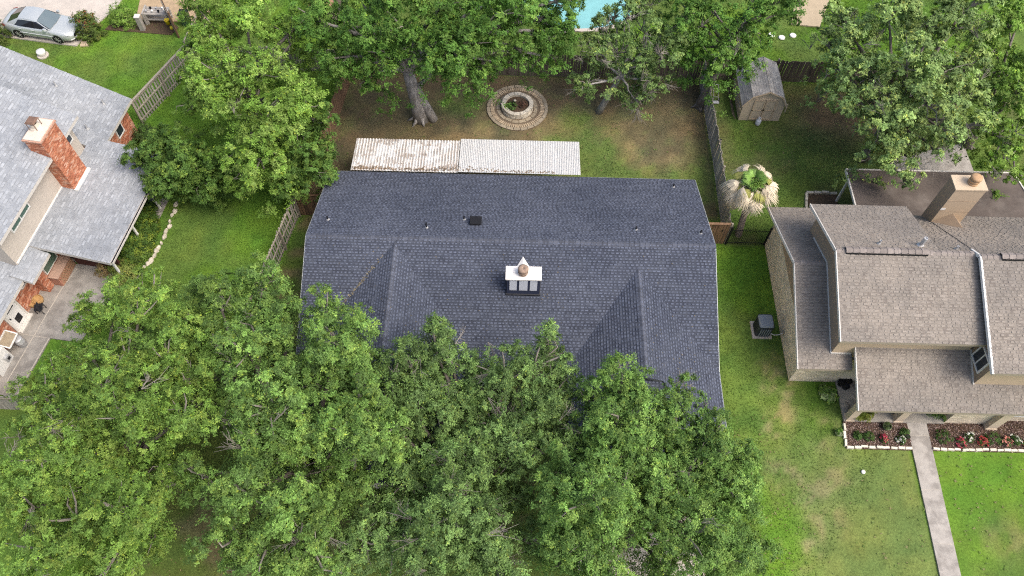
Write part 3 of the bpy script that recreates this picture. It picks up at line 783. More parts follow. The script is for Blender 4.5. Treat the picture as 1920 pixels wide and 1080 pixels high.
rA = roof_of(th_, S_A, M_FASC, PAL_TAN, rg, **kw); rB = roof_of(th_, S_B, M_FASC, PAL_TAN, rg, **kw)
rC = roof_of(th_, S_C, M_FASC, PAL_TAN, rg, **kw); rP = roof_of(th_, S_P, M_FASC, PAL_TAN, rg, **kw)
M_CAPT = mat('tan_cap', (0.25, 0.222, 0.205), rough=0.9, var=0.2, scale=5, objrand=0.18, bump=.3, bscale=80)
ridge_caps(rA, (13.55, 21, 4.5), (15.0, 21, 4.5), M_CAPT); ridge_caps(rB, (14.72, 20.4, 6.5), (21.1, 20.4, 6.5), M_CAPT); ridge_caps(rC, (21.1, 20.1, 6.75), (26.5, 20.1, 6.75), M_CAPT)
for par, x, pts in ((rA, 13.55, [(16.27, 2.6), (21, 4.5), (25.75, 2.6)]), (rB, 14.72, [(16.5, 5.0), (20.4, 6.5), (24.15, 5.0)]), (rC, 21.1, [(15.1, 5.0), (20.1, 6.75), (20.75, 6.3)]), (rP, 16.05, [(14.3, 2.45), (17.05, 3.55)])):
    for (a, b), (c, d_) in zip(pts[:-1], pts[1:]):
        MB().bar((x - .02, a, b - .06), (x - .02, c, d_ - .06), .045 if par is not rC else .09, .16).build('rake_trim', M_WHITE if par is rC else M_TRIM, par)
# raised ridge vents with dark slots
for a, b, y, z in ((15.15, 18.85, 20.4, 6.5), (22.0, 25.5, 20.1, 6.75)):
    rv = MB()
    rv.hexa([(a, y - .2, z - .05), (b, y - .2, z - .05), (b, y + .2, z - .05), (a, y + .2, z - .05)], [(a, y - .16, z + .07), (b, y - .16, z + .07), (b, y + .16, z + .07), (a, y + .16, z + .07)])
    rvo = rv.build('ridge_vent', M_BLACK, th_)
    ridge_caps(rvo, (a - .03, y, z + .11), (b + .03, y, z + .11), M_CAPT, wd=.19, step=.3)
# walls
PAL_CR = [(1.0, .98, .95), (.95, .92, .88), (1.04, 1.02, .98), (.90, .86, .80)]
def wbox(nm, m, x0, x1, y0, y1, z0, z1, parent): return MB().box(((x0 + x1) / 2, (y0 + y1) / 2, (z0 + z1) / 2), (x1 - x0, y1 - y0, z1 - z0)).build(nm, m, parent)
wA = wbox('wall', M_MORTAR, 14.0, 18.3, 16.85, 25.2, 0, 2.45, th_)
bricks('bricks', wA, (14.0, 25.2), (14.0, 16.85), 0, 2.45, M_CREAM, M_MORTAR, PAL_CR, rg, bl=.28, bh=.085, proud=.006)
bricks('bricks', wA, (14.0, 16.85), (16.4, 16.85), 0, 2.45, M_CREAM, M_MORTAR, PAL_CR, rg, bl=.28, bh=.085, proud=.006)
ga_ = MB(); ga_.add([(13.98, 16.9, 2.42), (13.98, 25.15, 2.42), (13.98, 21.0, 4.28), (14.2, 16.9, 2.42), (14.2, 25.15, 2.42), (14.2, 21.0, 4.28)], [(0, 2, 1), (3, 4, 5), (0, 1, 4, 3), (1, 2, 5, 4), (2, 0, 3, 5)]); ga_.build('gable_wall', M_TAN, th_)
# lapped siding on the upper storey
def siding(parent, p0, p1, z0, z1, m, step=.18, ztop=None, nm='siding_board'):
    p0 = np.array(p0, float); p1 = np.array(p1, float); d = (p1 - p0) / np.linalg.norm(p1 - p0); o = np.array((d[1], -d[0]))
    z = z0
    while z < z1 - .02:
        zb = min(z + step, z1)
        a, b = p0, p1
        if ztop is not None:
            r_ = ztop(zb)
            if r_ is None: break
            a, b = p0 + d * r_[0], p0 + d * r_[1]
        v = [(*(a + o * .022), z), (*(b + o * .022), z), (*(b + o * .006), zb), (*(a + o * .006), zb), (*a, z), (*b, z), (*b, zb), (*a, zb)]
        MB().add(v, [(0, 1, 2, 3), (4, 5, 1, 0), (3, 2, 6, 7), (5, 6, 2, 1), (7, 4, 0, 3)]).build(nm, m, parent)
        z = zb
wB = wbox('wall', M_TAN, 15.12, 19.4, 17.0, 23.7, 2.5, 4.88, th_)
wbox('wall', M_TAN, 19.4, 21.3, 17.0, 22.3, 2.5, 4.88, th_)
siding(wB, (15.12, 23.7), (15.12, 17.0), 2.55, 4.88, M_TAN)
siding(wB, (15.12, 17.0), (21.3, 17.0), 2.55, 4.88, M_TANL)  # south boards lighter than the west ones: sunlight put into the colour
gB = MB(); gB.add([(15.12, 17.0, 4.85), (15.12, 23.75, 4.85), (15.12, 20.4, 6.25), (15.3, 17.0, 4.85), (15.3, 23.75, 4.85), (15.3, 20.4, 6.25)], [(0, 2, 1), (3, 4, 5), (0, 1, 4, 3), (1, 2, 5, 4), (2, 0, 3, 5)]); gB.build('gable_wall', M_TAN, th_)
for a, b in (((15.1, 23.0, 3.72), (15.1, 21.0, 4.53)), ((15.1, 21.0, 4.53), (15.1, 16.98, 2.92)), ((15.1, 16.97, 2.92), (16.05, 16.97, 2.92))):
    MB().bar(a, b, .06, .12).build('flashing', M_TRIM, th_)
wC = wbox('wall', M_TAN, 21.4, 29.3, 15.55, 22.2, 2.6, 4.88, th_)
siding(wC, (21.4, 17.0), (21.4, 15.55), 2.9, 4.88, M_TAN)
siding(wC, (21.4, 15.55), (29.3, 15.55), 2.85, 4.88, M_TANL)  # again the lit copy of the tan on the south face
gC = MB(); gC.add([(21.4, 15.6, 4.85), (21.4, 20.1, 6.5), (21.4, 20.4, 4.85), (21.6, 15.6, 4.85), (21.6, 20.1, 6.5), (21.6, 20.4, 4.85)], [(0, 2, 1), (3, 4, 5), (0, 1, 4, 3), (1, 2, 5, 4)]); gC.build('gable_wall', M_TAN, th_)
MB().bar((21.37, 17.0, 3.58), (21.37, 15.5, 2.98), .05, .1).build('flashing', M_TRIM, th_)
window(th_, (21.39, 16.75), (21.39, 15.78), 3.55, 4.62, M_GLASS, M_WHITE, fw=.07, mull='v', proud=.05)
# ground storey under the porch
wP = wbox('wall', M_MORTAR, 16.4, 23.6, 16.9, 24.5, 0, 2.5, th_)
wQ = wbox('wall', M_MORTAR, 21.22, 23.16, 14.78, 16.9, 0, 2.38, th_)
bricks('bricks', wQ, (21.22, 14.78), (23.16, 14.78), 0, 2.4, M_CREAM, M_MORTAR, PAL_CR, rg, bl=.28, bh=.085, proud=.006)
bricks('bricks', wQ, (21.22, 16.9), (21.22, 14.78), 0, 2.4, M_CREAM, M_MORTAR, PAL_CR, rg, bl=.28, bh=.085, proud=.006)
wR = wbox('wall', M_MORTAR, 23.3, 29.3, 14.98, 16.9, 0, 2.38, th_)
bricks('bricks', wR, (23.66, 14.98), (29.3, 14.98), 0, 2.4, M_CREAM, M_MORTAR, PAL_CR, rg, holes=[(.6, 3.6, .7, 2.2)], bl=.28, bh=.085, proud=.006)
window(th_, (24.28, 14.95), (27.2, 14.95), .72, 2.2, M_GLASS, M_WHITE, fw=.09, mull='v')
M_POST = mat('cream_post', (0.56, 0.47, 0.36), rough=0.85, var=0.08, scale=4)
for x0, x1, y in ((16.44, 16.80, 14.75), (18.77, 19.16, 14.75), (23.18, 23.66, 14.5)):
    po = wbox('porch_post', M_POST, x0, x1, y, y + .32, .1, 2.36, th_)
    wbox('post_base', M_POST, x0 - .04, x1 + .04, y - .04, y + .36, 0, .16, po)
MB().bar((16.2, 14.55, 2.3), (29.3, 14.55, 2.3), .1, .18).build('beam', M_POST, th_)
M_SLAB = mat('porch_slab', (0.35, 0.33, 0.29), rough=0.95, var=0.14, scale=3, col2=(0.27, 0.25, 0.22), mscale=1.5)
wbox('porch_floor', M_SLAB, 16.33, 21.22, 14.72, 16.9, 0, .12, th_)
crack = MB()
pp = [(16.62, 15.75), (16.75, 15.55), (16.68, 15.35), (16.9, 15.2), (16.8, 15.05)]
for a, b in zip(pp[:-1], pp[1:]): crack.bar((*a, .121), (*b, .121), .035, .004)
crack.build('stain', M_SOIL, th_)
# chimney with cricket
chb = wbox('chimney', M_TAN, 21.08, 22.55, 24.0, 24.82, 2.4, 6.6, th_)
wbox('lit_siding_face', M_TANL, 21.08, 22.55, 23.975, 23.998, 3.9, 6.58, chb)  # lighter skin on the south face, its sunlit tone held in the colour
M_SAND2 = mat('tan_metal_cap', (0.52, 0.42, 0.30), rough=0.6, var=0.1)
wbox('chimney_cap', M_SAND2, 21.04, 22.59, 23.94, 24.86, 6.6, 6.67, chb)
MB().lathe([(.24, 0), (.25, .08), (.2, .1), (.2, .16), (.25, .18), (.25, .26), (.2, .28), (.2, .34), (.27, .36), (.27, .44), (.18, .49), (.02, .5)], (21.95, 24.38, 6.67), 24).build('flue_cap', mat('tan_flue', (0.42, 0.27, 0.15), rough=0.6, var=0.15), chb, smooth=True)
ck = MB(); ck.add([(21.06, 23.97, 4.05), (22.55, 23.97, 4.05), (21.85, 23.97, 4.75), (22.2, 23.2, 4.6)], [(0, 3, 2), (2, 3, 1), (0, 1, 3)]); ck.build('cricket', M_TAN, chb)
for z_ in (4.9, 5.75): wbox('panel_seam', M_TAN, 21.075, 22.555, 23.968, 23.974, z_, z_ + .02, chb)
wbox('patch', M_WHITE, 21.06, 21.28, 23.96, 23.97, 5.05, 5.2, chb)
vent_pipe(th_, (16.85, 20.95, 6.28), h=.28, r=.05, m=M_GALV); vent_pipe(th_, (18.75, 20.9, 6.3), h=.6, r=.09, m=M_GALV); vent_pipe(th_, (20.4, 20.8, 6.22), h=.25, r=.05, m=M_GALV)
# flat patio roof behind
M_MEMB = mat('brown_membrane', (0.105, 0.088, 0.078), rough=0.95, var=0.25, scale=1.2, col2=(0.16, 0.14, 0.125), mscale=.7, mix=(.5, .72))
fp = thing('flat_patio_roof', 'flat brown membrane patio roof behind the tan house', 'patio cover', (23, 26.8, 0))
mb = MB(); mb.prism([(18.35, 24.86), (28.2, 24.86), (27.5, 28.6), (18.3, 28.55)], 2.34, 2.5); mb.build('membrane', M_MEMB, fp)
for a, b in (((18.3, 24.9), (18.27, 28.55)), ((18.27, 28.58), (27.5, 28.62)), ((27.55, 28.6), (28.25, 24.9))):
    MB().bar((*a, 2.47), (*b, 2.47), .07, .16).build('edge_trim', M_TRIM, fp)
for x in (18.6, 22.8, 27.0): MB().box((x, 28.3, 1.15), (.11, .11, 2.3)).build('post', M_WHITE, fp)
q = [at(1672, 297, .06), at(1682, 330, .06), at(1830, 332, .06), at(1806, 268, .06)]
sheet('pavement', [(p_[0], p_[1]) for p_ in q][::-1], .06, M_CONC, 'tan concrete slab behind the flat patio roof')

# ================================================================== grey roofed brick house on the left
rg = np.random.default_rng(41)
PAL_GREY = [((.288, .309, .333), 4), ((.296, .317, .341), 3), ((.278, .298, .322), 2.5)]
bh_ = thing('brick_house', 'red brick house with pale grey shingle roofs and brick chimney', 'house', (*st(20, -29), 0))
def sq(s0, s1, t0, z0, t1, z1):
    """slope between the low line t0,z0 (east) and the high line t1,z1 (west)"""
    return [st(s0, t0, z0), st(s1, t0, z0), st(s1, t1, z1), st(s0, t1, z1)]
M_GF = mat('white_fascia', (0.55, 0.53, 0.50), rough=0.6, var=0.1)
kg = dict(wr=(.16, .5), lift=(.004, .013), expo=.16, teeth=(.18, .5, .2, 1.3, 1.15, .1, .8), jit=.10)
rD = roof_of(bh_, [sq(18.3, 25.65, -23.2, 2.28, -27.3, 2.88)], M_GF, PAL_GREY, rg, **kg)
rE = roof_of(bh_, [sq(8, 16.5, -26.9, 2.42, -35, 6.06), sq(16.5, 18.3, -26.4, 2.38, -27.35, 2.82), sq(16.5, 17.25, -27.3, 2.62, -35, 6.06)], M_GF, PAL_GREY, rg, **kg)
rK = roof_of(bh_, [sq(25.05, 29.1, -26.6, 2.5, -35, 6.36)], M_GF, PAL_GREY, rg, **kg)
rU = roof_of(bh_, [sq(16.85, 25.05, -26.65, 5.3, -35, 9.06)], M_GF, PAL_GREY, rg, **kg)
def stbox(nm, m, s0, s1, t0, t1, z0, z1, parent):
    return MB().hexa([st(s0, t0, z0), st(s0, t1, z0), st(s1, t1, z0), st(s1, t0, z0)], [st(s0, t0, z1), st(s0, t1, z1), st(s1, t1, z1), st(s1, t0, z1)]).build(nm, m, parent)
uw = stbox('wall', M_BEIGE, 17.15, 24.8, -34, -27.3, 2.4, 5.2, bh_)
z = 2.75
while z < 5.1:
    siding(uw, st(17.15, -27.3), st(24.8, -27.3), z, min(z + .25, 5.15), M_BEIGE, step=.25); z += .25
stbox('flashing', M_WHITE, 17.2, 22.1, -27.32, -27.24, 2.86, 2.95, bh_)
window(bh_, st(18.15, -27.27), st(19.85, -27.27), 4.15, 4.85, M_GLASSG, M_WHITE, fw=.07, mull='v')
window(bh_, st(23.85, -27.27), st(24.5, -27.27), 4.0, 4.8, M_GLASS, M_WHITE, fw=.07)
# brick walls below
PAL_RB = [(.40, .155, .085), (.47, .19, .11), (.34, .12, .07), (.52, .25, .16), (.44, .17, .10), (.55, .33, .24)]
lw = stbox('wall', M_RMORT, 8, 17.3, -34, -27.62, 0, 2.5, bh_)
bricks('bricks', lw, st(11, -27.62), st(17.3, -27.62), 0, 2.45, M_RBRICK, M_RMORT, PAL_RB, rg, holes=[(3.8, 4.85, 0, 2.15), (5.55, 6.2, 1.3, 2.05)])
l2 = stbox('wall', M_RMORT, 17.3, 19.25, -34, -27.05, 0, 2.45, bh_)
bricks('bricks', l2, st(17.3, -27.05), st(19.25, -27.05), 0, 2.45, M_RBRICK, M_RMORT, PAL_RB, rg, holes=[(.5, 1.7, .95, 2.25)])
bricks('bricks', l2, st(17.3, -27.62), st(17.3, -27.05), 0, 2.45, M_RBRICK, M_RMORT, PAL_RB, rg)
l3 = stbox('wall', M_RMORT, 19.25, 28.75, -34, -27.05, 0, 2.6, bh_)
bricks('bricks', l3, st(25.5, -27.05), st(28.75, -27.05), 0, 2.4, M_RBRICK, M_RMORT, PAL_RB, rg, holes=[(1.6, 2.3, 1.2, 2.1)])
window(bh_, st(16.57, -27.59), st(17.18, -27.59), 1.32, 2.02, M_GLASS, M_WHITE)
window(bh_, st(17.8, -27.02), st(19.0, -27.02), .95, 2.25, M_GLASSG, M_TRIM, fw=.05)
window(bh_, st(27.1, -27.02), st(27.8, -27.02), 1.2, 2.1, M_GLASS, M_WHITE)
# brick planter box with lattice below the green window
pl = stbox('planter_box', M_RMORT, 17.75, 19.15, -27.0, -26.5, 0, .8, bh_)
stbox('ledge', mat('pinkish_ledge', (0.40, 0.27, 0.21), rough=.9, var=.15), 17.7, 19.2, -27.0, -26.44, .8, .86, pl)
M_LAT = mat('lattice', (0.36, 0.24, 0.15), rough=.9, var=.2)
for k in range(9):
    a = 17.8 + k * .15
    MB().bar(st(a, -26.48, .1), st(min(a + .3, 19.1), -26.48, .72), .03, .03).build('lattice_bar', M_LAT, pl)
    MB().bar(st(a, -26.46, .72), st(min(a + .3, 19.1), -26.46, .1), .03, .03).build('lattice_bar', M_LAT, pl)
# white side door
dr = stbox('door', M_WHITE, 14.88, 15.78, -27.64, -27.56, .05, 2.08, bh_)
stbox('upper_pane', M_GLASS, 15.05, 15.62, -27.57, -27.55, 1.35, 1.95, dr); stbox('pet_flap', M_BLACK, 15.15, 15.55, -27.57, -27.55, .3, .78, dr)
stbox('handle', M_BLACK, 14.95, 15.0, -27.56, -27.5, 1.0, 1.08, dr)
for a, b in ((14.76, 14.88), (15.78, 15.9)): stbox('door_frame', M_TRIM, a, b, -27.64, -27.54, 0, 2.15, dr)
stbox('threshold', M_TRIM, 14.76, 15.9, -27.54, -27.3, .04, .1, dr)
# porch of the side roof: gutter, posts, dark end panel
MB().bar(st(18.35, -23.12, 2.22), st(25.6, -23.12, 2.22), .12, .12).build('gutter', M_GF, bh_)
MB().bar(st(18.35, -23.12, 2.285), st(25.6, -23.12, 2.285), .07, .01).build('gutter_trough', M_BLACK, bh_)
for s_ in (18.6, 21.0, 23.4, 25.4): stbox('porch_post', M_WHITE, s_, s_ + .1, -23.5, -23.4, 0, 2.2, bh_)
M_MAROON = mat('maroon_panel', (0.07, 0.025, 0.02), rough=.7, var=.2)
stbox('end_panel', M_MAROON, 19.2, 19.3, -26.4, -23.75, 0, 1.7, bh_)
sheet('porch_floor', [st(19.3, -27.0), st(19.3, -23.3), st(25.6, -23.3), st(25.6, -27.0)], .09, M_CONC, 'shaded porch floor under the grey side roof')
# chimney
chl = stbox('chimney', M_RMORT, 22.12, 23.55, -27.5, -26.6, 2.2, 6.42, bh_)
bricks('bricks', chl, st(22.12, -26.6), st(23.55, -26.6), 2.5, 6.42, M_RBRICK, M_RMORT, PAL_RB, rg)
bricks('bricks', chl, st(22.12, -27.5), st(22.12, -26.6), 2.5, 6.42, M_RBRICK, M_RMORT, PAL_RB, rg)
bricks('bricks', chl, st(23.55, -26.6), st(23.55, -27.5), 2.5, 6.42, M_RBRICK, M_RMORT, PAL_RB, rg)
bricks('bricks', chl, st(23.55, -27.5), st(22.12, -27.5), 5.6, 6.42, M_RBRICK, M_RMORT, PAL_RB, rg)
stbox('brick_rim', mat('pale_brick_rim', (0.45, 0.27, 0.2), rough=.9, var=.2), 22.05, 23.62, -27.56, -26.54, 6.42, 6.5, chl)
M_CROWN = mat('mortar_crown', (0.62, 0.56, 0.48), rough=.95, var=.12, scale=3, col2=(0.38, 0.22, 0.14), mix=(.62, .66), mscale=1.6)
stbox('mortar_crown', M_CROWN, 22.12, 23.55, -27.5, -26.62, 6.5, 6.55, chl)
c_ = st(22.95, -27.2)
MB().lathe([(.3, 0), (.27, .08), (.2, .1), (.2, .3), (.16, .3), (.16, .1)], (*c_, 6.55), 16).build('flue', M_CROWN, chl)
cp = MB()
M_RUST = mat('rusty_cap', (0.19, 0.12, 0.09), rough=.8, var=.3, metal=.2)
cp.hexa([st(22.68, -27.45, 7.02), st(22.68, -26.95, 7.02), st(23.22, -26.95, 7.02), st(23.22, -27.45, 7.02)], [st(22.75, -27.38, 7.1), st(22.75, -27.02, 7.1), st(23.15, -27.02, 7.1), st(23.15, -27.38, 7.1)])
for a, b in ((22.72, -27.4), (22.72, -27.0), (23.18, -27.0), (23.18, -27.4)): cp.bar(st(a, b, 6.6), st(a, b, 7.05), .025, .025)
cp.build('spark_cap', M_RUST, chl)
stbox('flashing', M_WHITE, 22.05, 23.62, -26.6, -26.42, 2.66, 2.86, bh_)
for u, v in ((107, 140), (190, 177), (163, 232)):
    s_, t_ = (28.0, -29.9) if u == 107 else ((28.05, -27.6) if u == 190 else (26.1, -27.65))
    p_ = st(s_, t_); vent_pipe(bh_, (*p_, 2.5 + .46 * (-26.6 - t_)), h=.35, r=.05, m=M_GALV)
# ================================================================== trees and plants
def unit(a): return a / (np.linalg.norm(a, axis=-1, keepdims=True) + 1e-9)
def leaf_quads(P, Nn, D, L, W):
    D = unit(D - Nn * np.sum(D * Nn, -1, keepdims=True)); S = np.cross(Nn, D)
    L = L[:, None]; W = W[:, None]
    bend = Nn * L * .12
    return np.stack([P - D * L * .5 - bend, P + S * W * .5, P + D * L * .5 - bend, P - S * W * .5], 1).reshape(-1, 3)

def leaf_tris(P, Nn, D, L, W):
    D = unit(D - Nn * np.sum(D * Nn, -1, keepdims=True)); S = np.cross(Nn, D)
    L = L[:, None]; W = W[:, None]
    return np.stack([P - D * L * .45 + S * W * .5, P - D * L * .3 - S * W * .5, P + D * L * .6 - Nn * L * .15], 1).reshape(-1, 3)

def leaves_for(sub_c, sub_r, out_dir, rng, per, lsz, pal, tone, upb=.9, flat=.75):
    """leaf sprays: for every sub-clump a few twigs radiate from its heart, leaves sit along them"""
    n = len(sub_c); tw = 9
    k = max(2, per // tw)
    base = np.repeat(sub_c, tw, 0); rr = np.repeat(sub_r, tw); od = np.repeat(out_dir, tw, 0)
    td = unit(rng.normal(size=(n * tw, 3)) + od * .55 + np.array((0, 0, .35)))
    tl = rr * rng.uniform(.65, 1.15, n * tw)
    t = rng.uniform(.15, 1.0, (n * tw, k)) ** .75
    P = base[:, None] + td[:, None] * (tl[:, None] * t)[..., None] + rng.normal(size=(n * tw, k, 3)) * (rr[:, None, None] * .15)
    P[..., 2] = base[:, None, 2] + (P[..., 2] - base[:, None, 2]) * flat
    P = P.reshape(-1, 3); m = len(P)
    tdr = np.repeat(td, k, 0)
    odr = np.repeat(od, k, 0)
    Nn = unit(rng.normal(size=(m, 3)) * .42 + np.array((0, 0, upb * .55)) + odr * .75 + tdr * .2)
    D = unit(tdr + rng.normal(size=(m, 3)) * .7)
    L = lsz * rng.uniform(.65, 1.35, m); W = L * rng.uniform(.42, .62, m)
    V = leaf_tris(P, Nn, D, L, W * 1.15)
    pal = np.array(pal); ci = rng.integers(len(pal), size=n)
    base_c = pal[ci] * rng.uniform(.7, 1.28, (n, 1)) * tone[:, None]
    C = np.repeat(base_c, tw * k, 0) * rng.uniform(.72, 1.3, (m, 1))
    yl = rng.random(m) < .03
    C[yl] = C[yl] * np.array((1.7, 1.35, .9))
    return V, np.repeat(C, 3, 0)

PAL_OAK = [(0.121, 0.221, 0.054), (0.148, 0.266, 0.062), (0.104, 0.183, 0.050), (0.180, 0.289, 0.066)]
PAL_OAKB = [(0.143, 0.256, 0.051), (0.167, 0.289, 0.056), (0.123, 0.218, 0.048), (0.191, 0.289, 0.059)]
PAL_OAKD = [(0.123, 0.211, 0.066), (0.150, 0.255, 0.076), (0.105, 0.175, 0.058), (0.170, 0.274, 0.080)]
PAL_OAKG = [(0.117, 0.218, 0.056), (0.145, 0.263, 0.062), (0.103, 0.190, 0.049), (0.168, 0.276, 0.065)]
PAL_BRT = [(0.160, 0.290, 0.049), (0.188, 0.314, 0.058), (0.138, 0.251, 0.046), (0.212, 0.326, 0.075)]
PAL_DGR = [(0.103, 0.209, 0.051), (0.127, 0.243, 0.059), (0.082, 0.168, 0.043), (0.165, 0.283, 0.066)]
PAL_DG2 = [(0.076, 0.149, 0.032), (0.094, 0.176, 0.037), (0.061, 0.122, 0.027), (0.123, 0.202, 0.042)]
PAL_MED = [(0.095, 0.205, 0.040), (0.117, 0.237, 0.045), (0.078, 0.170, 0.033), (0.140, 0.254, 0.051)]
PAL_GRY = [(0.145, 0.238, 0.077), (0.172, 0.276, 0.087), (0.124, 0.203, 0.070), (0.193, 0.285, 0.087)]
PAL_PEC = [(0.200, 0.306, 0.105), (0.234, 0.350, 0.115), (0.170, 0.262, 0.092), (0.260, 0.359, 0.112)]

def tree(name, label, base, lobes, pal, seed, trunk_r=.3, fork_z=2.2, dens=1.0, per=90, lsz=.115, bare=0, bark=None, group=None, lean=None, flat=.75, cover=.5, twigs=5, rootflare=True, trunks=1, fill=1.0, cap=0.0, tuft=1.0, sub=1.0):
    rng = np.random.default_rng(seed)
    t = thing(name, label, 'tree', (base[0], base[1], 0), group)
    cl = []
    for u, v, rp, z in lobes:
        p = at(u, v, z); cl.append((p[0], p[1], z, rp * mpp(v, z)))
    cl = np.array(cl); cen = cl[:, :3].mean(0)
    if cap: cl = np.concatenate([cl, np.array([(base[0] * .6 + cen[0] * .4, base[1] * .6 + cen[1] * .4, cap, 1.5)])])
    SC, SR, SO, TN = [], [], [], []
    wood = MB(); thin = MB()
    fork = np.array((base[0] * .75 + cen[0] * .25 if lean is None else lean[0], base[1] * .75 + cen[1] * .25 if lean is None else lean[1], fork_z))
    for q_ in range(trunks):
        off = np.array((rng.normal(0, .25), rng.normal(0, .2), 0)) if q_ else np.zeros(3)
        b0 = np.array((base[0], base[1], -.1)) + off
        pts = [b0, b0 * .7 + fork * .3 + np.array((0, 0, 0)), b0 * .35 + fork * .65, fork + off * 2]
        k_ = trunk_r * (1 if q_ == 0 else .6)
        wood.tube(pts, [k_ * 1.25, k_ * 1.0, k_ * .9, k_ * .78], 10)
    if rootflare:
        for a in np.linspace(0, 6.28, 7)[:-1]:
            a += rng.normal(0, .3); e = np.array((math.cos(a), math.sin(a), 0)); b0 = np.array((base[0], base[1], 0))
            l_ = trunk_r * rng.uniform(1.5, 2.4)
            wood.tube([b0 + e * trunk_r * .5 + (0, 0, trunk_r * 1.0), b0 + e * trunk_r * 1.25 + (0, 0, trunk_r * .22), b0 + e * l_ + (0, 0, -.02)], [trunk_r * .4, trunk_r * .26, trunk_r * .08], 6)
    for ci, (x, y, z, r) in enumerate(cl):
        r = r * .98; z = z + rng.normal(0, .35); c = np.array((x, y, z)); rz = r * .8
        n = max(6, int(33 * r * r * dens))
        K = int(4.2 * r * r * sub) + 4              # boughs: small domes sitting on the lobe
        bd = unit(rng.normal(size=(K, 3)) + np.array((0, -.1, .6)))
        bc = c + bd * rng.uniform(.55, .86, K)[:, None] * np.array((r, r, rz))
        br_ = rng.uniform(.34, .62, K) * min(1.2, .55 + .32 * r)
        pick = rng.choice(K, n, p=br_ ** 2 / (br_ ** 2).sum())
        dv = unit(rng.normal(size=(n, 3)) + bd[pick] * .5 + np.array((0, 0, .55)))
        rad_ = rng.uniform(.7, 1.0, n)
        sc = bc[pick] + dv * (rad_ * br_[pick])[:, None] * np.array((1, 1, .85))
        SC.append(sc); SR.append(rng.uniform(.15, .30, n) * min(1.15, .6 + r * .35) * tuft); SO.append(dv)
        lobe_t = rng.uniform(.86, 1.2)
        TN.append((lobe_t * rng.uniform(.82, 1.2, K))[pick])
        # lower, shaded foliage between the domes
        if ci % 2 == 0:
            m = int(n * .32 * fill); e2 = c + (cen - c) * .18 + np.array((rng.normal(0, .4), rng.normal(0, .4), -1.5 - rng.random())); dv2 = unit(rng.normal(size=(m, 3)) + np.array((0, 0, .4)))
            SC.append(e2 + dv2 * rng.uniform(.5, 1.15, m)[:, None] * np.array((r, r, rz * .8))); SR.append(rng.uniform(.3, .5, m)); SO.append(dv2); TN.append(np.full(m, .95))
        # inner fill
        m = int(n * cover * .7); dv2 = unit(rng.normal(size=(m, 3)))
        SC.append(c + dv2 * rng.uniform(.1, .7, m)[:, None] * np.array((r, r, rz)) - np.array((0, 0, rz * .35))); SR.append(rng.uniform(.3, .5, m)); SO.append(dv2); TN.append(np.full(m, lobe_t * .95))
        # limb and twigs
        d = c - fork; L = np.linalg.norm(d)
        k1 = fork + d * .38 + np.array((rng.normal(0, .25), rng.normal(0, .25), .12 * L))
        k2 = fork + d * .72 + np.array((rng.normal(0, .2), rng.normal(0, .2), .10 * L))
        r0 = min(trunk_r * .5, .05 + .035 * r * r + .012 * L)
        wood.tube([fork, k1, k2, c], [r0, r0 * .75, r0 * .5, r0 * .28], 6, cap=False)
        for j in rng.choice(n, min(n, twigs), replace=False):
            e = sc[j]; md = (c + e) / 2 + rng.normal(0, .12, 3)
            thin.tube([c * .7 + k2 * .3, md, e], [r0 * .3, r0 * .18 + .006, .008], 4, cap=False)
    for j in range(bare):
        ci = rng.integers(len(cl)); c = cl[ci, :3]; r = cl[ci, 3]
        dv = unit(rng.normal(size=3) + np.array((0, -.3, .9))); p = c + dv * r * np.array((1, 1, .72)) * rng.uniform(.85, 1.0)
        main = unit(rng.normal(size=3) * .8 + dv * .5 + np.array((0, 0, .1)))
        for q_ in range(rng.integers(4, 9)):
            dd = unit(main + rng.normal(0, .45, 3)); l_ = rng.uniform(.35, .95)
            m1 = p + dd * l_ * .5 + rng.normal(0, .05, 3); e = p + dd * l_ + rng.normal(0, .1, 3)
            thin.tube([p - main * .25, m1, e], [.013, .010, .005], 3, cap=False)
            for w_ in range(2):
                d2 = unit(dd + rng.normal(0, .6, 3)); thin.tube([m1, m1 + d2 * l_ * .35], [.011, .005], 3, cap=False)
    wood.build('trunk', bark or M_BARK, t, smooth=True)
    tag(thin.build('branches', M_TWIG, t), kind='stuff')
    V, C = leaves_for(np.concatenate(SC), np.concatenate(SR), np.concatenate(SO), rng, per, lsz, pal, np.concatenate(TN), flat=flat)
    quads_object('crown', V, C, M_LEAF, t, nper=3)
    return t

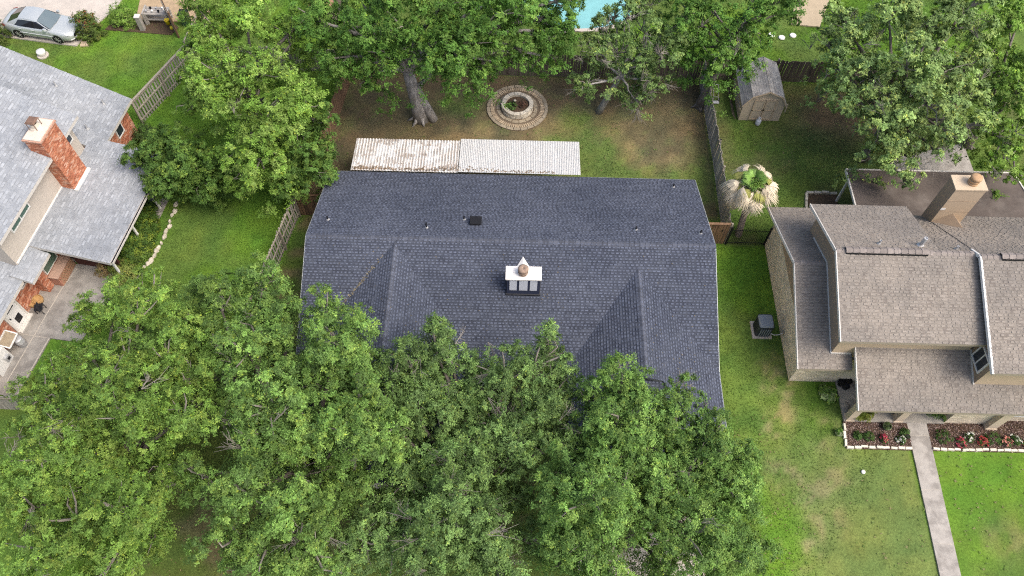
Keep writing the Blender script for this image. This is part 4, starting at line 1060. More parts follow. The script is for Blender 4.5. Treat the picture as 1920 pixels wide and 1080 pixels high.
def bush(name, label, cat, c, rx, ry, rz, pal, seed, n=60, per=60, lsz=.08, sub=(.14, .24), stems=8, flowers=None, group=None, z0=.0, flat=.8, up=.5):
    """shrub: leafy sprays on a dome, short stems below; flowers = (colour, share)"""
    rng = np.random.default_rng(seed)
    t = thing(name, label, cat, (c[0], c[1], 0), group)
    dv = unit(rng.normal(size=(n, 3)) + np.array((0, 0, up))); dv[:, 2] = np.abs(dv[:, 2])
    sc = np.array((c[0], c[1], z0)) + dv * rng.uniform(.55, 1, n)[:, None] * np.array((rx, ry, rz))
    V, C = leaves_for(sc, rng.uniform(sub[0], sub[1], n), dv, rng, per, lsz, pal, np.ones(n), flat=flat)
    if flowers is not None:
        fcol, share, fs = flowers
        m = int(n * share); top = np.argsort(-sc[:, 2])[:max(m * 2, 1)]; pick = rng.choice(top, min(m, len(top)), replace=False)
        V2, C2 = leaves_for(sc[pick] + np.array((0, 0, .04)), np.full(len(pick), sub[1] * .6), dv[pick], rng, max(18, per // 3), fs, [fcol, tuple(np.array(fcol) * .8)], np.ones(len(pick)))
        C2 = np.clip(C2, 0, .85)
    quads_object('foliage', V, C, M_LEAF, t, nper=3)
    if flowers is not None: quads_object('blossom', V2, C2, M_LEAF, t, nper=3)
    st_ = MB()
    for k in range(stems):
        e = sc[rng.integers(n)]; b = np.array((c[0] + rng.normal(0, rx * .15), c[1] + rng.normal(0, ry * .15), -.03))
        st_.tube([b, (b + e) / 2 + rng.normal(0, .04, 3), e], [.02, .014, .006], 4, cap=False)
    st_.build('stem', M_TWIG, t)
    return t

# ---- live oaks in front of the house
tree('oak_tree', 'bright green leafy oak at far left beside the concrete patio strip', (-16.2, 9.6),
     [(311, 647, 70, 7), (211, 574, 58, 5.5), (267, 585, 55, 6), (172, 612, 36, 4.5), (289, 535, 42, 4.8), (244, 545, 40, 4.5), (194, 724, 70, 7), (118, 702, 50, 5), (85, 745, 46, 4.5), (89, 858, 75, 6), (255, 769, 75, 7.5), (361, 791, 55, 6.5),
      (355, 702, 60, 6.5), (139, 791, 60, 6), (222, 963, 72, 6.5), (272, 924, 60, 6.5), (139, 980, 78, 5.5), (50, 958, 62, 4.5), (83, 1050, 74, 4.5), (183, 1062, 72, 4.5), (170, 880, 55, 5.2), (330, 640, 60, 5.5), (150, 660, 45, 5), (30, 880, 45, 4.4), (310, 870, 46, 4.6), (215, 850, 50, 5), (280, 1010, 34, 3.6), (310, 720, 50, 5), (240, 660, 55, 6), (60, 800, 40, 4.4), (120, 920, 50, 5), (230, 1050, 50, 4.6), (400, 610, 40, 5)],
     PAL_OAKB, 101, trunk_r=.33, bare=18, dens=1.4, sub=1.35, cover=.9, fill=1.3, lsz=.085, per=81, cap=5.6, bark=M_BARKD)
tree('oak_tree', 'broad mid green oak overhanging the left front corner of the charcoal roof', (-8.6, 10.2),
     [(489, 619, 75, 7), (489, 530, 58, 6), (467, 663, 55, 6.5), (522, 580, 58, 6.5), (411, 563, 55, 5.5), (350, 580, 48, 5), (650, 636, 82, 7.5), (511, 769, 85, 7.5), (483, 813, 70, 7), (583, 791, 75, 7.5), (444, 791, 52, 6.5), (683, 747, 60, 7.5),
      (667, 819, 75, 7.5), (717, 824, 60, 7), (461, 935, 75, 7.5), (533, 952, 70, 7), (572, 980, 60, 6.5), (433, 1020, 66, 7), (500, 1046, 78, 6.5), (583, 1040, 70, 6), (640, 700, 55, 6), (560, 870, 60, 5.2), (640, 890, 55, 5), (400, 640, 45, 5.2), (620, 590, 45, 6.6), (600, 700, 60, 6.4), (545, 690, 50, 5.6), (420, 730, 50, 5.2), (690, 690, 50, 6.2), (380, 900, 50, 4.6), (620, 950, 55, 5.2)],
     PAL_OAK, 102, trunk_r=.36, bare=26, dens=1.4, sub=1.35, cover=.9, fill=1.3, lsz=.088, per=72, cap=5.6, bark=M_BARKD)
tree('oak_tree', 'dark small leaved oak standing before the middle of the front roof', (-1.6, 9.4),
     [(811, 645, 62, 6.5), (844, 672, 52, 6.2), (763, 682, 58, 6), (820, 743, 80, 5.8), (772, 752, 70, 5.5), (1013, 672, 60, 6.5), (950, 700, 62, 6.5), (912, 722, 52, 6), (998, 777, 80, 6), (931, 791, 70, 5.6), (1051, 724, 48, 5.5), (970, 839, 72, 5.5), (892, 830, 75, 5.2),
      (820, 873, 80, 5), (859, 907, 70, 5.5), (758, 897, 70, 4.6), (844, 979, 88, 6.5), (902, 1003, 78, 6.5), (796, 1041, 80, 5.5), (729, 1017, 72, 5), (926, 1056, 76, 5.5), (700, 930, 55, 4.2), (660, 1040, 60, 4.6), (870, 770, 60, 4.6), (1035, 650, 34, 6.6), (880, 720, 55, 5.8), (740, 800, 60, 5.2), (960, 930, 50, 4.2), (1000, 1020, 50, 4.4), (1040, 830, 50, 5.2)],
     PAL_OAKD, 103, trunk_r=.34, bare=36, dens=1.4, sub=1.35, cover=.9, fill=1.2, lsz=.08, per=72, cap=5.0, bark=M_BARKD)
tree('oak_tree', 'fine textured green oak at right with pale patches showing through', (5.6, 8.8),
     [(1162, 722, 62, 7), (1153, 791, 80, 7), (1181, 762, 60, 7), (1262, 762, 56, 6), (1336, 824, 52, 6), (1321, 830, 70, 6), (1384, 852, 45, 5.5), (1095, 945, 100, 7), (1157, 935, 85, 7), (1066, 897, 65, 6.5), (1085, 1008, 80, 6.5), (1052, 1026, 66, 6), (1133, 1056, 70, 6),
      (1212, 836, 56, 6.5), (1292, 887, 72, 6), (1355, 887, 70, 6), (1386, 926, 52, 5.5), (1287, 1008, 82, 6.5), (1364, 984, 78, 5.5), (1396, 1026, 56, 5), (1350, 1060, 72, 5), (1110, 740, 45, 6.2), (1240, 1064, 55, 5.6), (1240, 800, 52, 5.8), (1170, 860, 60, 6), (1220, 940, 50, 5.2), (1330, 940, 55, 5.4), (1100, 830, 55, 5.8), (1292, 812, 42, 5.4)],
     PAL_OAKG, 104, trunk_r=.32, bare=12, dens=1.45, sub=1.35, lsz=.08, per=81, cover=.75, fill=1.2, cap=5.8, bark=M_BARKD)
# ---- left yard
tree('shade_tree', 'tall bright green tree filling the yard left of the brown fence', (-15.6, 33.2),
     [(400, 55, 66, 6), (470, 35, 70, 6.5), (545, 50, 60, 6), (366, 150, 36, 5), (420, 140, 66, 7), (490, 130, 70, 7), (556, 165, 50, 6), (372, 105, 34, 5.5), (446, 198, 60, 6.5), (510, 205, 70, 6.5), (392, 182, 38, 5.8), (568, 205, 46, 5.6), (482, 272, 58, 5), (450, 290, 40, 4.5),
      (500, 328, 52, 4), (455, 338, 36, 3.5), (385, 20, 50, 6), (350, 192, 20, 4.2), (600, 20, 40, 6)],
     PAL_BRT, 105, trunk_r=.3, bare=4, lsz=.115, per=72, dens=.95, cover=.35, tuft=1.1)
tree('glossy_tree', 'dark glossy leaved small tree leaning over the brown side fence', (-12.9, 30.4),
     [(596, 232, 40, 4), (572, 285, 54, 4), (592, 322, 38, 3.5), (548, 332, 44, 3.4), (560, 240, 40, 3.6), (530, 300, 40, 3.2)],
     PAL_DG2, 106, trunk_r=.14, fork_z=1.4, lsz=.105, per=80, dens=1.3, rootflare=False)
tree('yard_tree', 'round dark green yard tree touching the grey side roof', (-19.3, 28.0),
     [(330, 276, 56, 3.2), (290, 308, 48, 3.0), (372, 300, 52, 3.2), (330, 338, 54, 2.5), (380, 340, 42, 2.4), (282, 340, 34, 2.4), (256, 312, 18, 2.8), (340, 310, 55, 3.4)],
     PAL_DG2, 107, trunk_r=.14, fork_z=1.1, lsz=.11, per=80, dens=1.25, rootflare=False)
# ---- back yard of the ranch house
tree('shade_tree', 'large green tree with stout pale grey double trunk behind the patio', (-5.84, 33.9),
     [(600, 62, 56, 6), (640, 110, 56, 5.5), (684, 142, 36, 4.6), (700, 80, 68, 7), (760, 50, 75, 8), (800, 92, 56, 7.4), (870, 60, 75, 8), (860, 116, 56, 6.5), (920, 100, 48, 6.2), (940, 50, 70, 7.5), (830, 20, 70, 8), (980, 78, 52, 6.3), (1040, 100, 32, 5.6), (1040, 62, 52, 6.5), (1064, 66, 34, 6.2), (1030, 20, 46, 7), (960, 10, 50, 7.5),
      (990, 30, 50, 7), (640, 30, 60, 6.5), (690, 20, 60, 7), (1058, 14, 40, 7), (730, 104, 44, 6.4), (836, 140, 26, 5.2)],
     PAL_MED, 108, trunk_r=.42, fork_z=3.6, lean=(-6.35, 34.25), bare=4, lsz=.11, per=72, dens=1.0, trunks=2, tuft=1.1, cover=.3, bark=M_BARKP)
tree('leaning_tree', 'thin crooked tree with sparse grey green foliage and bare twigs', (5.09, 34.84),
     [(1110, 106, 42, 4.6), (1160, 88, 48, 5), (1210, 60, 52, 5.5), (1175, 40, 46, 6), (1240, 100, 46, 5), (1098, 160, 26, 3.2), (1206, 168, 32, 2.6), (1192, 200, 18, 2.0), (1258, 50, 46, 6), (1092, 136, 32, 3.6), (1224, 148, 32, 3.6), (1140, 58, 36, 5.4), (1150, 20, 34, 6.2), (1215, 15, 44, 6.6), (1200, 120, 40, 4.4)],
     PAL_GRY, 109, trunk_r=.19, fork_z=3.1, bark=M_BARKP, lean=(6.05, 34.75), bare=40, lsz=.11, per=72, dens=.8, cover=.2, twigs=9, rootflare=False)
tree('fence_tree', 'tree with dark slanting trunk at the far end of grey fence', (11.4, 35.5),
     [(1310, 58, 46, 6), (1350, 28, 50, 7), (1400, 25, 52, 7), (1450, 14, 46, 7), (1342, 106, 40, 5.4), (1384, 88, 36, 5.6), (1300, 108, 32, 4.5), (1372, 138, 30, 4), (1420, 62, 34, 6), (1480, 14, 28, 6.5), (1288, 16, 46, 7), (1330, 140, 26, 4)],
     PAL_MED, 110, trunk_r=.27, fork_z=4.4, lean=(12.15, 35.85), bare=6, lsz=.11, per=72, tuft=1.1, dens=1.0, cover=.25)
# ---- right neighbour
tree('pecan_tree', 'big grey green spreading tree over the right neighbour\'s back yard', (20.9, 31.6),
     [(1600, 58, 58, 6.5), (1660, 36, 64, 7), (1740, 36, 64, 7.5), (1800, 56, 58, 7), (1572, 118, 46, 5.5), (1630, 128, 58, 6.5), (1700, 118, 64, 7.5), (1770, 126, 58, 7), (1826, 116, 42, 6.5), (1610, 188, 46, 5.5), (1670, 198, 54, 6.5), (1740, 196, 58, 7), (1800, 186, 46, 6.5),
      (1642, 248, 42, 5.5), (1700, 264, 46, 5.5), (1768, 244, 40, 6), (1684, 304, 32, 4.8), (1712, 330, 26, 4.4), (1642, 286, 30, 4.6), (1575, 30, 40, 6), (1820, 16, 46, 7), (1750, 290, 26, 5), (1544, 92, 26, 5), (1832, 170, 38, 6), (1846, 236, 30, 5.6), (1815, 250, 34, 5.8)],
     PAL_PEC, 111, trunk_r=.3, fork_z=2.6, cap=5.6, bare=26, lsz=.14, per=54, tuft=1.15, dens=.9, cover=.2, twigs=9)
tree('shade_tree', 'vivid green tree cut by the right edge of the picture', (27.4, 32.8),
     [(1893, 40, 48, 6), (1906, 118, 44, 6), (1874, 80, 36, 6), (1893, 196, 42, 5.5), (1900, 262, 42, 5), (1864, 246, 26, 5), (1908, 322, 24, 4.6), (1856, 304, 18, 4.6), (1940, 160, 60, 5.5), (1870, 150, 36, 6), (1880, 300, 24, 5), (1868, 200, 30, 5.8), (1900, 10, 45, 6.4)],
     PAL_BRT, 112, trunk_r=.24, bare=4, lsz=.135, per=63, tuft=1.15, dens=.95, cover=.3)
multi = thing('bare_shrub', 'fan of thin bare stems before the dark fence beside shed', 'shrub', (18.98, 36.2, 0))
rr_ = np.random.default_rng(9)
for k in range(10):
    a = rr_.uniform(-.55, .65); h_ = rr_.uniform(1.3, 2.2)
    MB().tube([(18.98 + rr_.normal(0, .05), 36.2, -.03), (18.98 + a * .5, 36.2 + rr_.normal(0, .1), h_ * .5), (18.98 + a * 1.15, 36.2 + rr_.normal(0, .2), h_)], [.022, .017, .01], 5).build('stem', M_TWIG, multi)

# ---- shrubs
bush('crape_myrtle', 'tall shrub with red blossom tips beside the silver car', 'shrub', at(172, 66)[:2], .95, .9, 2.1, [(.10, .155, .035), (.085, .13, .03), (.13, .16, .04)], 201, n=110, per=55, lsz=.10, sub=(.2, .34), stems=14, flowers=((.36, .07, .07), .16, .07))
bush('round_bush', 'clipped round bright green bush by the potting bench', 'bush', at(236, 42)[:2], 1.0, .95, 1.5, PAL_BRT, 202, n=190, per=60, lsz=.06, sub=(.14, .22))
bush('leafy_shrub', 'dark shrub at the left edge beside the silver car', 'shrub', at(2, 74)[:2], .8, .9, 1.7, [(.085, .13, .03), (.07, .11, .026), (.11, .15, .04)], 203, n=90, per=55, lsz=.09, sub=(.2, .3), flowers=((.3, .1, .08), .06, .06))
bush('border_hedge', 'low glossy green hedge between grey side roof and edging stones', 'hedge', at(262, 448)[:2], .95, 2.7, 1.0, [(.05, .10, .02), (.065, .125, .024), (.10, .17, .03), (.14, .2, .03)], 204, n=620, per=54, lsz=.085, sub=(.18, .3), up=.5)
bush('yellow_shrub', 'yellow green shrub at the end of the edging stones', 'shrub', at(236, 520)[:2], .8, .7, 1.1, [(.19, .24, .06), (.15, .21, .05), (.24, .26, .08)], 205, n=80, per=50, lsz=.08, sub=(.18, .28))
bush('dry_bush', 'straw coloured dry bush at corner of the maroon porch panel', 'shrub', at(196, 512)[:2], .4, .35, .7, [(.34, .26, .13), (.28, .21, .10), (.2, .19, .08)], 206, n=34, per=40, lsz=.07, sub=(.12, .2))
bush('wall_shrub', 'dark shrub against the red brick wall by the slat fence', 'shrub', st(28.2, -26.3), .6, .8, 1.3, [(.06, .10, .03), (.075, .12, .035), (.05, .085, .026)], 207, n=80, per=50, lsz=.08, sub=(.16, .26))
bush('lawn_plant', 'leafy plant with pale variegated leaves by the cream brick corner', 'plant', (15.78, 16.15), .42, .4, .38, [(.16, .27, .06), (.30, .38, .16), (.12, .22, .05)], 208, n=26, per=27, lsz=.2, sub=(.16, .24), stems=4)
# planting in the two front beds
PINK, WHT, RED = (.62, .10, .16), (.80, .80, .74), (.55, .09, .10)
GRN = [(.06, .12, .03), (.05, .10, .026), (.08, .15, .035)]
bl = [('flower_clump', 'pink flowering clump in the mulch bed left of the walk', (18.05, 13.86), .2, .2, .26, PINK, .85),
      ('flower_clump', 'white flowering clump beside the walk in the left mulch bed', (18.9, 13.82), .24, .22, .26, WHT, .5),
      ('bedding_shrub', 'first low green plant at the left end of left mulch bed', (16.85, 13.98), .26, .24, .3, None, 0),
      ('bedding_shrub', 'second low green plant in the left mulch bed', (17.35, 13.96), .32, .26, .34, None, 0),
      ('bedding_shrub', 'green plant crowding the left side of the walk', (19.15, 14.2), .26, .22, .3, None, 0),
      ('bedding_shrub', 'wide dark green plant just right of the walk', (20.95, 14.02), .5, .4, .42, None, 0),
      ('flower_clump', 'left pink flowering clump in the mulch bed right of the walk', (21.75, 13.78), .28, .28, .3, PINK, .8),
      ('flower_clump', 'white flowered green clump between the two pink clumps', (22.2, 14.05), .3, .28, .3, WHT, .4),
      ('flower_clump', 'pink flowering clump just left of the cream brick column', (22.85, 13.82), .28, .28, .3, RED, .8),
      ('bedding_shrub', 'rounded green shrub at the foot of cream brick column', (23.35, 13.95), .42, .38, .42, None, 0),
      ('flower_clump', 'pale pink clump under the large front window', (23.95, 13.85), .3, .26, .28, (.62, .26, .22), .6),
      ('flower_clump', 'white flowered clump under the large front window', (24.42, 13.95), .28, .28, .3, WHT, .4),
      ('flower_clump', 'red flower clump at the right picture edge', (24.85, 13.8), .2, .2, .26, RED, .8)]
for i, (nm, lb, c, rx, ry, rz, fc, sh_) in enumerate(bl):
    bush(nm, lb, 'flowers' if fc else 'plant', c, rx, ry, rz, GRN, 300 + i, n=26, per=36, lsz=.055, sub=(.07, .12), stems=4, flowers=(fc, sh_, .075) if fc else None, z0=.05)
def fern(label, c, r_, seed, pal, h=.55):
    rng = np.random.default_rng(seed); t = thing('fern', label, 'plant', (c[0], c[1], .12)); V = []; C = []
    for k in range(26):
        a = rng.uniform(0, 6.28); l_ = r_ * rng.uniform(.6, 1.1); e = np.array((math.cos(a), math.sin(a), 0)); n_ = 16
        tt = np.linspace(.1, 1, n_)
        P = np.array((c[0], c[1], .15)) + e * (l_ * tt)[:, None] + np.array((0, 0, 1.)) * (h * np.sin(tt * 2.4))[:, None]
        for s_ in (-1, 1):
            S = np.cross((0, 0, 1.), e) * s_
            V.append(leaf_quads(P + S * .05, unit(np.tile((0, 0, 1.), (n_, 1)) + rng.normal(0, .25, (n_, 3))), np.tile(S + e * .4, (n_, 1)), np.full(n_, .13), np.full(n_, .045)))
            C.append(np.tile(np.array(pal[rng.integers(len(pal))]) * rng.uniform(.8, 1.2), (n_ * 4, 1)))
    quads_object('fronds', np.concatenate(V), np.concatenate(C), M_LEAF, t)
    return t
fern('yellow green fern on the porch between two cream posts', (17.35, 15.05), .5, 71, [(.17, .22, .035), (.22, .25, .05), (.13, .18, .03)])
fern('second fern on the porch nearer the left post', (16.98, 14.98), .36, 72, [(.19, .23, .04), (.15, .2, .03)], .4)
fern('dark green fern on the porch beside the brick wall', (20.75, 15.15), .55, 73, [(.07, .13, .03), (.09, .16, .035), (.05, .10, .025)])
# ================================================================== fences
def fence(name, label, path, h, pm, rm, gap=.012, pw=.14, rails=None, side=1, posts=2.4, jag=.03, cat='fence', lean=0.0, topcap=False):
    """pickets, rails and posts along a line; side=+1 puts rails on the right-hand side walking the path"""
    rng = np.random.default_rng(int(abs(path[0][0] * 71 + path[0][1] * 13)))
    t = thing(name, label, cat, (path[0][0], path[0][1], 0))
    msh = MB().box((0, 0, h / 2), (pw, .02, h)).mesh('picket', pm)
    for (a, b) in zip(path[:-1], path[1:]):
        a = np.array(a, float); b = np.array(b, float); L = np.linalg.norm(b - a); d = (b - a) / L; o = np.array((d[1], -d[0])) * side
        n = int(L / (pw + gap)); yaw = math.atan2(d[1], d[0])
        for k in range(n):
            p = a + d * ((k + .5) * L / n)
            place('picket', msh, t, (p[0], p[1], rng.uniform(-.02, .02)), (rng.normal(0, .012) + lean, rng.normal(0, .01), yaw + rng.normal(0, .02)), (rng.uniform(.94, 1.0), 1, 1 - rng.random() * jag))
        for z in (rails or (.35, 1.5)):
            MB().bar((*(a + o * .03), z), (*(b + o * .03), z), .04, .09).build('rail', rm, t)
        if posts:
            m = max(1, int(round(L / posts)))
            for k in range(m + 1):
                p = a + d * (L * k / m) + o * .075
                MB().box((p[0], p[1], h / 2 - .02), (.09, .09, h), yaw).build('post', rm, t)
        if topcap: MB().bar((*a, h + .02), (*b, h + .02), .14, .035).build('cap_rail', rm, t)
    return t
M_FDARK = mat('dark_old_cedar', (0.13, 0.105, 0.09), rough=0.95, var=0.3, scale=5, stretch=(3, 3, .4), objrand=.25)
fence('picket_fence', 'grey weathered picket fence along right side of the brown yard', [(11.72, 25.2), (11.78, 31.2), (11.62, 37.72)], 1.82, M_FGREY, M_FRAIL, side=1)
fence('picket_fence', 'old back fence behind the brown yard under the trees', [(-10.4, 37.8), (11.6, 37.86)], 1.82, M_FDARK, M_FRAIL, side=-1)
fence('picket_fence', 'dark back fence behind the tan shed', [(11.8, 37.9), (27.5, 37.9)], 1.82, M_FDARK, M_FRAIL, side=-1, lean=.06)
fence('picket_fence', 'grey back fence at the end of the bright green left yard', [(-20.7, 37.85), (-10.6, 37.8)], 1.82, M_FGREY, M_FRAIL, side=-1)
fence('picket_fence', 'brown side fence at left of the brown yard', [(-12.02, 26.5), (-11.1, 32.1), (-10.5, 37.6)], 1.86, M_FBROWN, M_FRAIL, side=-1)
fence('slat_fence', 'grey open slat fence running beside the charcoal roof', [(-13.3, 19.4), (-12.12, 26.3)], 1.78, M_FGREY, M_FRAIL, gap=.10, pw=.12, rails=(.25, .95, 1.66), side=1, topcap=False)
fence('slat_fence', 'pale open slat fence between the two left lawns', [(-22.72, 32.9), (-20.75, 37.75)], 1.8, M_FGREY, M_FRAIL, gap=.09, pw=.12, rails=(.3, 1.05, 1.72), side=1, topcap=True)
fence('picket_fence', 'short grey fence at the end of concrete patio strip', [(-26.2, 14.3), (-22.4, 14.28)], 1.5, M_FGREY, M_FRAIL, side=-1, rails=(.3, 1.2), lean=-.05)
fence('wooden_gate', 'brown wooden gate between left slat fence and charcoal roofed house', [(-12.0, 26.38), (-9.75, 26.32)], 1.85, M_FBROWN, M_FBROWN, side=-1, posts=2.2, cat='gate', jag=.01, topcap=True)
rgt = fence('wooden_gate', 'brown wooden gate between charcoal roofed house and grey fence', [(9.5, 25.12), (11.66, 25.12)], 1.84, M_FBROWN, M_FBROWN, side=-1, posts=2.1, cat='gate', jag=.01, topcap=True)
MB().box((11.35, 25.08, 1.3), (.06, .03, .16)).build('latch', M_BLACK, rgt)
# black iron fence
ir = thing('iron_fence', 'black iron bar fence below the palm tree', 'fence', (12.9, 25.1, 0))
bm = MB().lathe([(.011, 0), (.011, 1.45), (.004, 1.52)], (0, 0, 0), 6).mesh('bar', M_BLACK)
for k in range(21): place('bar', bm, ir, (11.9 + k * .1, 25.1, 0))
for z in (.18, 1.3): MB().bar((11.78, 25.1, z), (13.98, 25.1, z), .025, .03).build('rail', M_BLACK, ir)
for x in (11.82, 13.93): MB().box((x, 25.1, .8), (.08, .08, 1.6)).build('post', M_BLACK, ir)
# narrow rail fence and open brown gate in the far left corner
nf = thing('rail_fence', 'thin pale rail with dark mesh beside the open brown gate', 'fence', (-20.8, 39.5, 0))
MB().bar((-20.9, 38.2, 1.75), (-20.6, 41.3, 1.75), .08, .06).build('top_rail', M_FRAIL, nf)
for y in (38.25, 39.8, 41.2): MB().box((-20.9 + (y - 38.2) * .097, y, .85), (.08, .08, 1.7)).build('post', M_FRAIL, nf)
for k in range(14):
    y = 38.3 + k * .21; MB().box((-20.89 + (y - 38.2) * .097, y, .8), (.02, .13, 1.55)).build('slat', M_FDARK, nf)
gt = thing('open_gate', 'dark brown wooden gate leaf standing open in far left corner', 'gate', (-22.8, 41.2, 0))
ga_, gb_ = np.array((-23.15, 41.85)), np.array((-22.35, 40.55)); dd = gb_ - ga_
M_DBR = mat('dark_brown_wood', (0.075, 0.045, 0.032), rough=.9, var=.3, scale=5, stretch=(3, 3, .4), objrand=.2)
for k in range(9):
    p = ga_ + dd * (k + .5) / 9; MB().box((p[0], p[1], 1.0), (.155, .025, 1.9), math.atan2(dd[1], dd[0])).build('board', M_DBR, gt)
for z in (.25, 1.0, 1.85): MB().bar((*(ga_ + np.array((-.03, -.02))), z), (*(gb_ + np.array((-.03, -.02))), z), .05, .1).build('brace', M_FRAIL, gt)
for p in (ga_, gb_): MB().box((p[0], p[1], 1.0), (.1, .1, 2.0)).build('gate_post', M_FBROWN, gt)

# ================================================================== stone planter ring
fr = thing('planter_ring', 'round stone planter ringed by brick and sand coloured pavers', 'planter', (.05, 35.0, 0))
FC = np.array((.05, 35.0)); rg = np.random.default_rng(51)
def arc_piece(nm, r0, r1, a0, a1, z0, z1, m, seg=2, taper=0.0):
    A = np.linspace(a0, a1, seg + 1); b = []; tp = []
    inner = [FC + r0 * np.array((math.cos(a), math.sin(a))) for a in A]; outer = [FC + r1 * np.array((math.cos(a), math.sin(a))) for a in A]
    poly = [tuple(p) for p in outer] + [tuple(p) for p in inner[::-1]]
    return MB().prism(poly, z0, z1).build(nm, m, fr)
MB().lathe([(1.9, -.02), (1.9, .03), (0.2, .035)], (*FC, 0), 48).build('bedding', mat('clay_sand', (0.15, 0.115, 0.08), rough=1, var=.3, scale=8), fr)
def ring(nm, n, r0, r1, gapf, z0, z1, m, jit=.01, seg=2, seed=0):
    for k in range(n):
        a0 = 2 * math.pi * k / n + gapf; a1 = 2 * math.pi * (k + 1) / n - gapf
        e = rg.normal(0, jit); arc_piece(nm, r0 + e, r1 + e, a0, a1, z0, z1 + rg.normal(0, .006), m, seg)
ring('paver', 26, 1.70, 1.90, .010, 0, .065, M_PAVER)
M_PB2 = mat('pale_clay_brick', (0.40, 0.32, 0.22), rough=.95, var=.2, scale=9, objrand=.22)
ring('brick', 76, 1.43, 1.675, .0125, 0, .07, M_PB2, seg=1, jit=.006)
ring('paver', 17, 1.06, 1.27, .02, 0, .06, M_PAVER, jit=.015)
ring('stone', 15, .74, .985, .012, 0, .19, M_STONE, jit=.012)
ring('stone', 14, .73, .975, .014, .195, .40, M_STONE, jit=.018)
MB().lathe([(.75, .1), (.75, .24), (.1, .27)], (*FC, 0), 24).build('soil', M_SOIL, fr)
bush('ring_plant', 'green weeds growing in left half of the stone planter ring', 'plant', (-.25, 34.85), .36, .36, .26, [(.07, .14, .035), (.1, .18, .05), (.05, .1, .03)], 401, n=26, per=40, lsz=.06, sub=(.08, .14), z0=.25, stems=5)
bush('ring_plant', 'brown withered plant in right half of the stone planter ring', 'plant', (.36, 35.0), .3, .3, .24, [(.13, .07, .05), (.17, .10, .07), (.09, .06, .045)], 402, n=22, per=36, lsz=.06, sub=(.08, .14), z0=.25, stems=5)
rock = MB().lathe([(.05, -.06), (.10, -.02), (.09, .05), (.03, .08)], (-.12, 35.28, .33), 7).build('round_rock', M_STONE, None, True, (-.12, 35.28, .27)); tag(rock, 'round pale rock inside the stone planter ring', 'rock')

# ================================================================== gambrel shed
sd_ = thing('garden_shed', 'tan gambrel roofed garden shed with double doors', 'shed', (14.96, 35.9, 0))
M_SHED = mat('tan_shed_board', (0.47, 0.395, 0.30), rough=.85, var=.1, scale=4, stretch=(4, 4, .4))
pr_ = [(13.62, 1.32), (14.08, 2.06), (14.98, 2.5), (15.9, 2.06), (16.3, 1.32)]
yf_, yb_ = 34.36, 37.35
wl = [(13.72, 0), (16.2, 0), (16.2, 1.4), (15.84, 2.0), (14.98, 2.42), (14.14, 2.0), (13.72, 1.4)]
w_ = MB(); v = [(x, 34.46, z) for x, z in wl] + [(x, 37.25, z) for x, z in wl]; n_ = len(wl)
w_.add(v, [tuple(range(n_)), tuple(range(2 * n_ - 1, n_ - 1, -1))] + [(i, n_ + i, n_ + (i + 1) % n_, (i + 1) % n_) for i in range(n_)])
w_.build('wall', M_SHED, sd_)
slp = [[(pr_[i][0], yf_, pr_[i][1]), (pr_[i][0], yb_, pr_[i][1]), (pr_[i + 1][0], yb_, pr_[i + 1][1]), (pr_[i + 1][0], yf_, pr_[i + 1][1])] for i in range(4)]
dk = MB()
for s_ in slp: dk.slab(s_, .06)
rS = dk.build('roof', M_SHED, sd_)
PAL_SHED = [((.34, .32, .30), 3), ((.38, .36, .335), 3), ((.29, .272, .255), 1.5), ((.42, .40, .37), 1)]
sh = MB()
for s_ in slp: shingles(sh, s_, PAL_SHED, np.random.default_rng(61), wr=(.14, .34))
tag(sh.build('shingles', M_SH_MAIN, rS), kind='stuff')
for i, s_ in enumerate(slp): MB().bar(np.array(s_[0]) + (0, -.02, -.04), np.array(s_[3]) + (0, -.02, -.04), .03, .08).build('rake_trim', M_TANL, sd_)
for a, b in ((14.3, 14.96), (15.0, 15.66)):
    dr = MB().box(((a + b) / 2, 34.44, .93), (b - a, .03, 1.62)).build('door', M_SHED, sd_)
    for (x0, x1, z0, z1) in ((a, b, 1.66, 1.74), (a, b, .12, .2), (a, b, .86, .94), (a, a + .07, .2, 1.66), (b - .07, b, .2, 1.66)):
        MB().box(((x0 + x1) / 2, 34.418, (z0 + z1) / 2), (x1 - x0, .02, z1 - z0)).build('door_trim', M_TANL, dr)
MB().box((14.98, 34.4, .98), (.04, .04, .1)).build('latch', M_BLACK, sd_)
MB().box((14.98, 34.43, 1.84), (1.3, .03, .05)).build('trim_board', mat('pale_board', (0.58, 0.47, 0.34), rough=.8, var=.05), sd_)
MB().box((16.38, 34.52, 1.05), (.05, .06, .65)).build('corner_board', M_SHED, sd_)
pt = thing('propane_tank', 'pale blue white gas bottle standing at the shed doors', 'gas bottle', (14.86, 34.15, 0))
MB().lathe([(.14, 0), (.15, .03), (.16, .08), (.16, .34), (.12, .42), (.05, .45), (.05, .5)], (14.86, 34.15, 0), 18).build('tank', mat('pale_blue_paint', (0.55, 0.58, 0.66), rough=.5, var=.08), pt, True)
MB().lathe([(.11, .45), (.11, .55), (.1, .55), (.1, .45)], (14.86, 34.15, 0), 14).build('collar', M_WHITE, pt)
ht = thing('hand_truck', 'grey hand truck leaning on the grey fence by shed', 'hand truck', (12.45, 36.2, 0))
for x in (12.35, 12.65): MB().tube([(x, 36.0, .1), (x - .2, 36.35, 1.15)], .018, 6).build('frame_tube', M_GALV, ht)
for t_ in (.2, .55, .95): MB().tube([(12.35 - .2 * t_, 36.0 + .35 * t_, .1 + 1.05 * t_), (12.65 - .2 * t_, 36.0 + .35 * t_, .1 + 1.05 * t_)], .015, 6).build('cross_bar', M_GALV, ht)
MB().box((12.5, 35.88, .05), (.36, .24, .015)).build('toe_plate', M_GALV, ht)
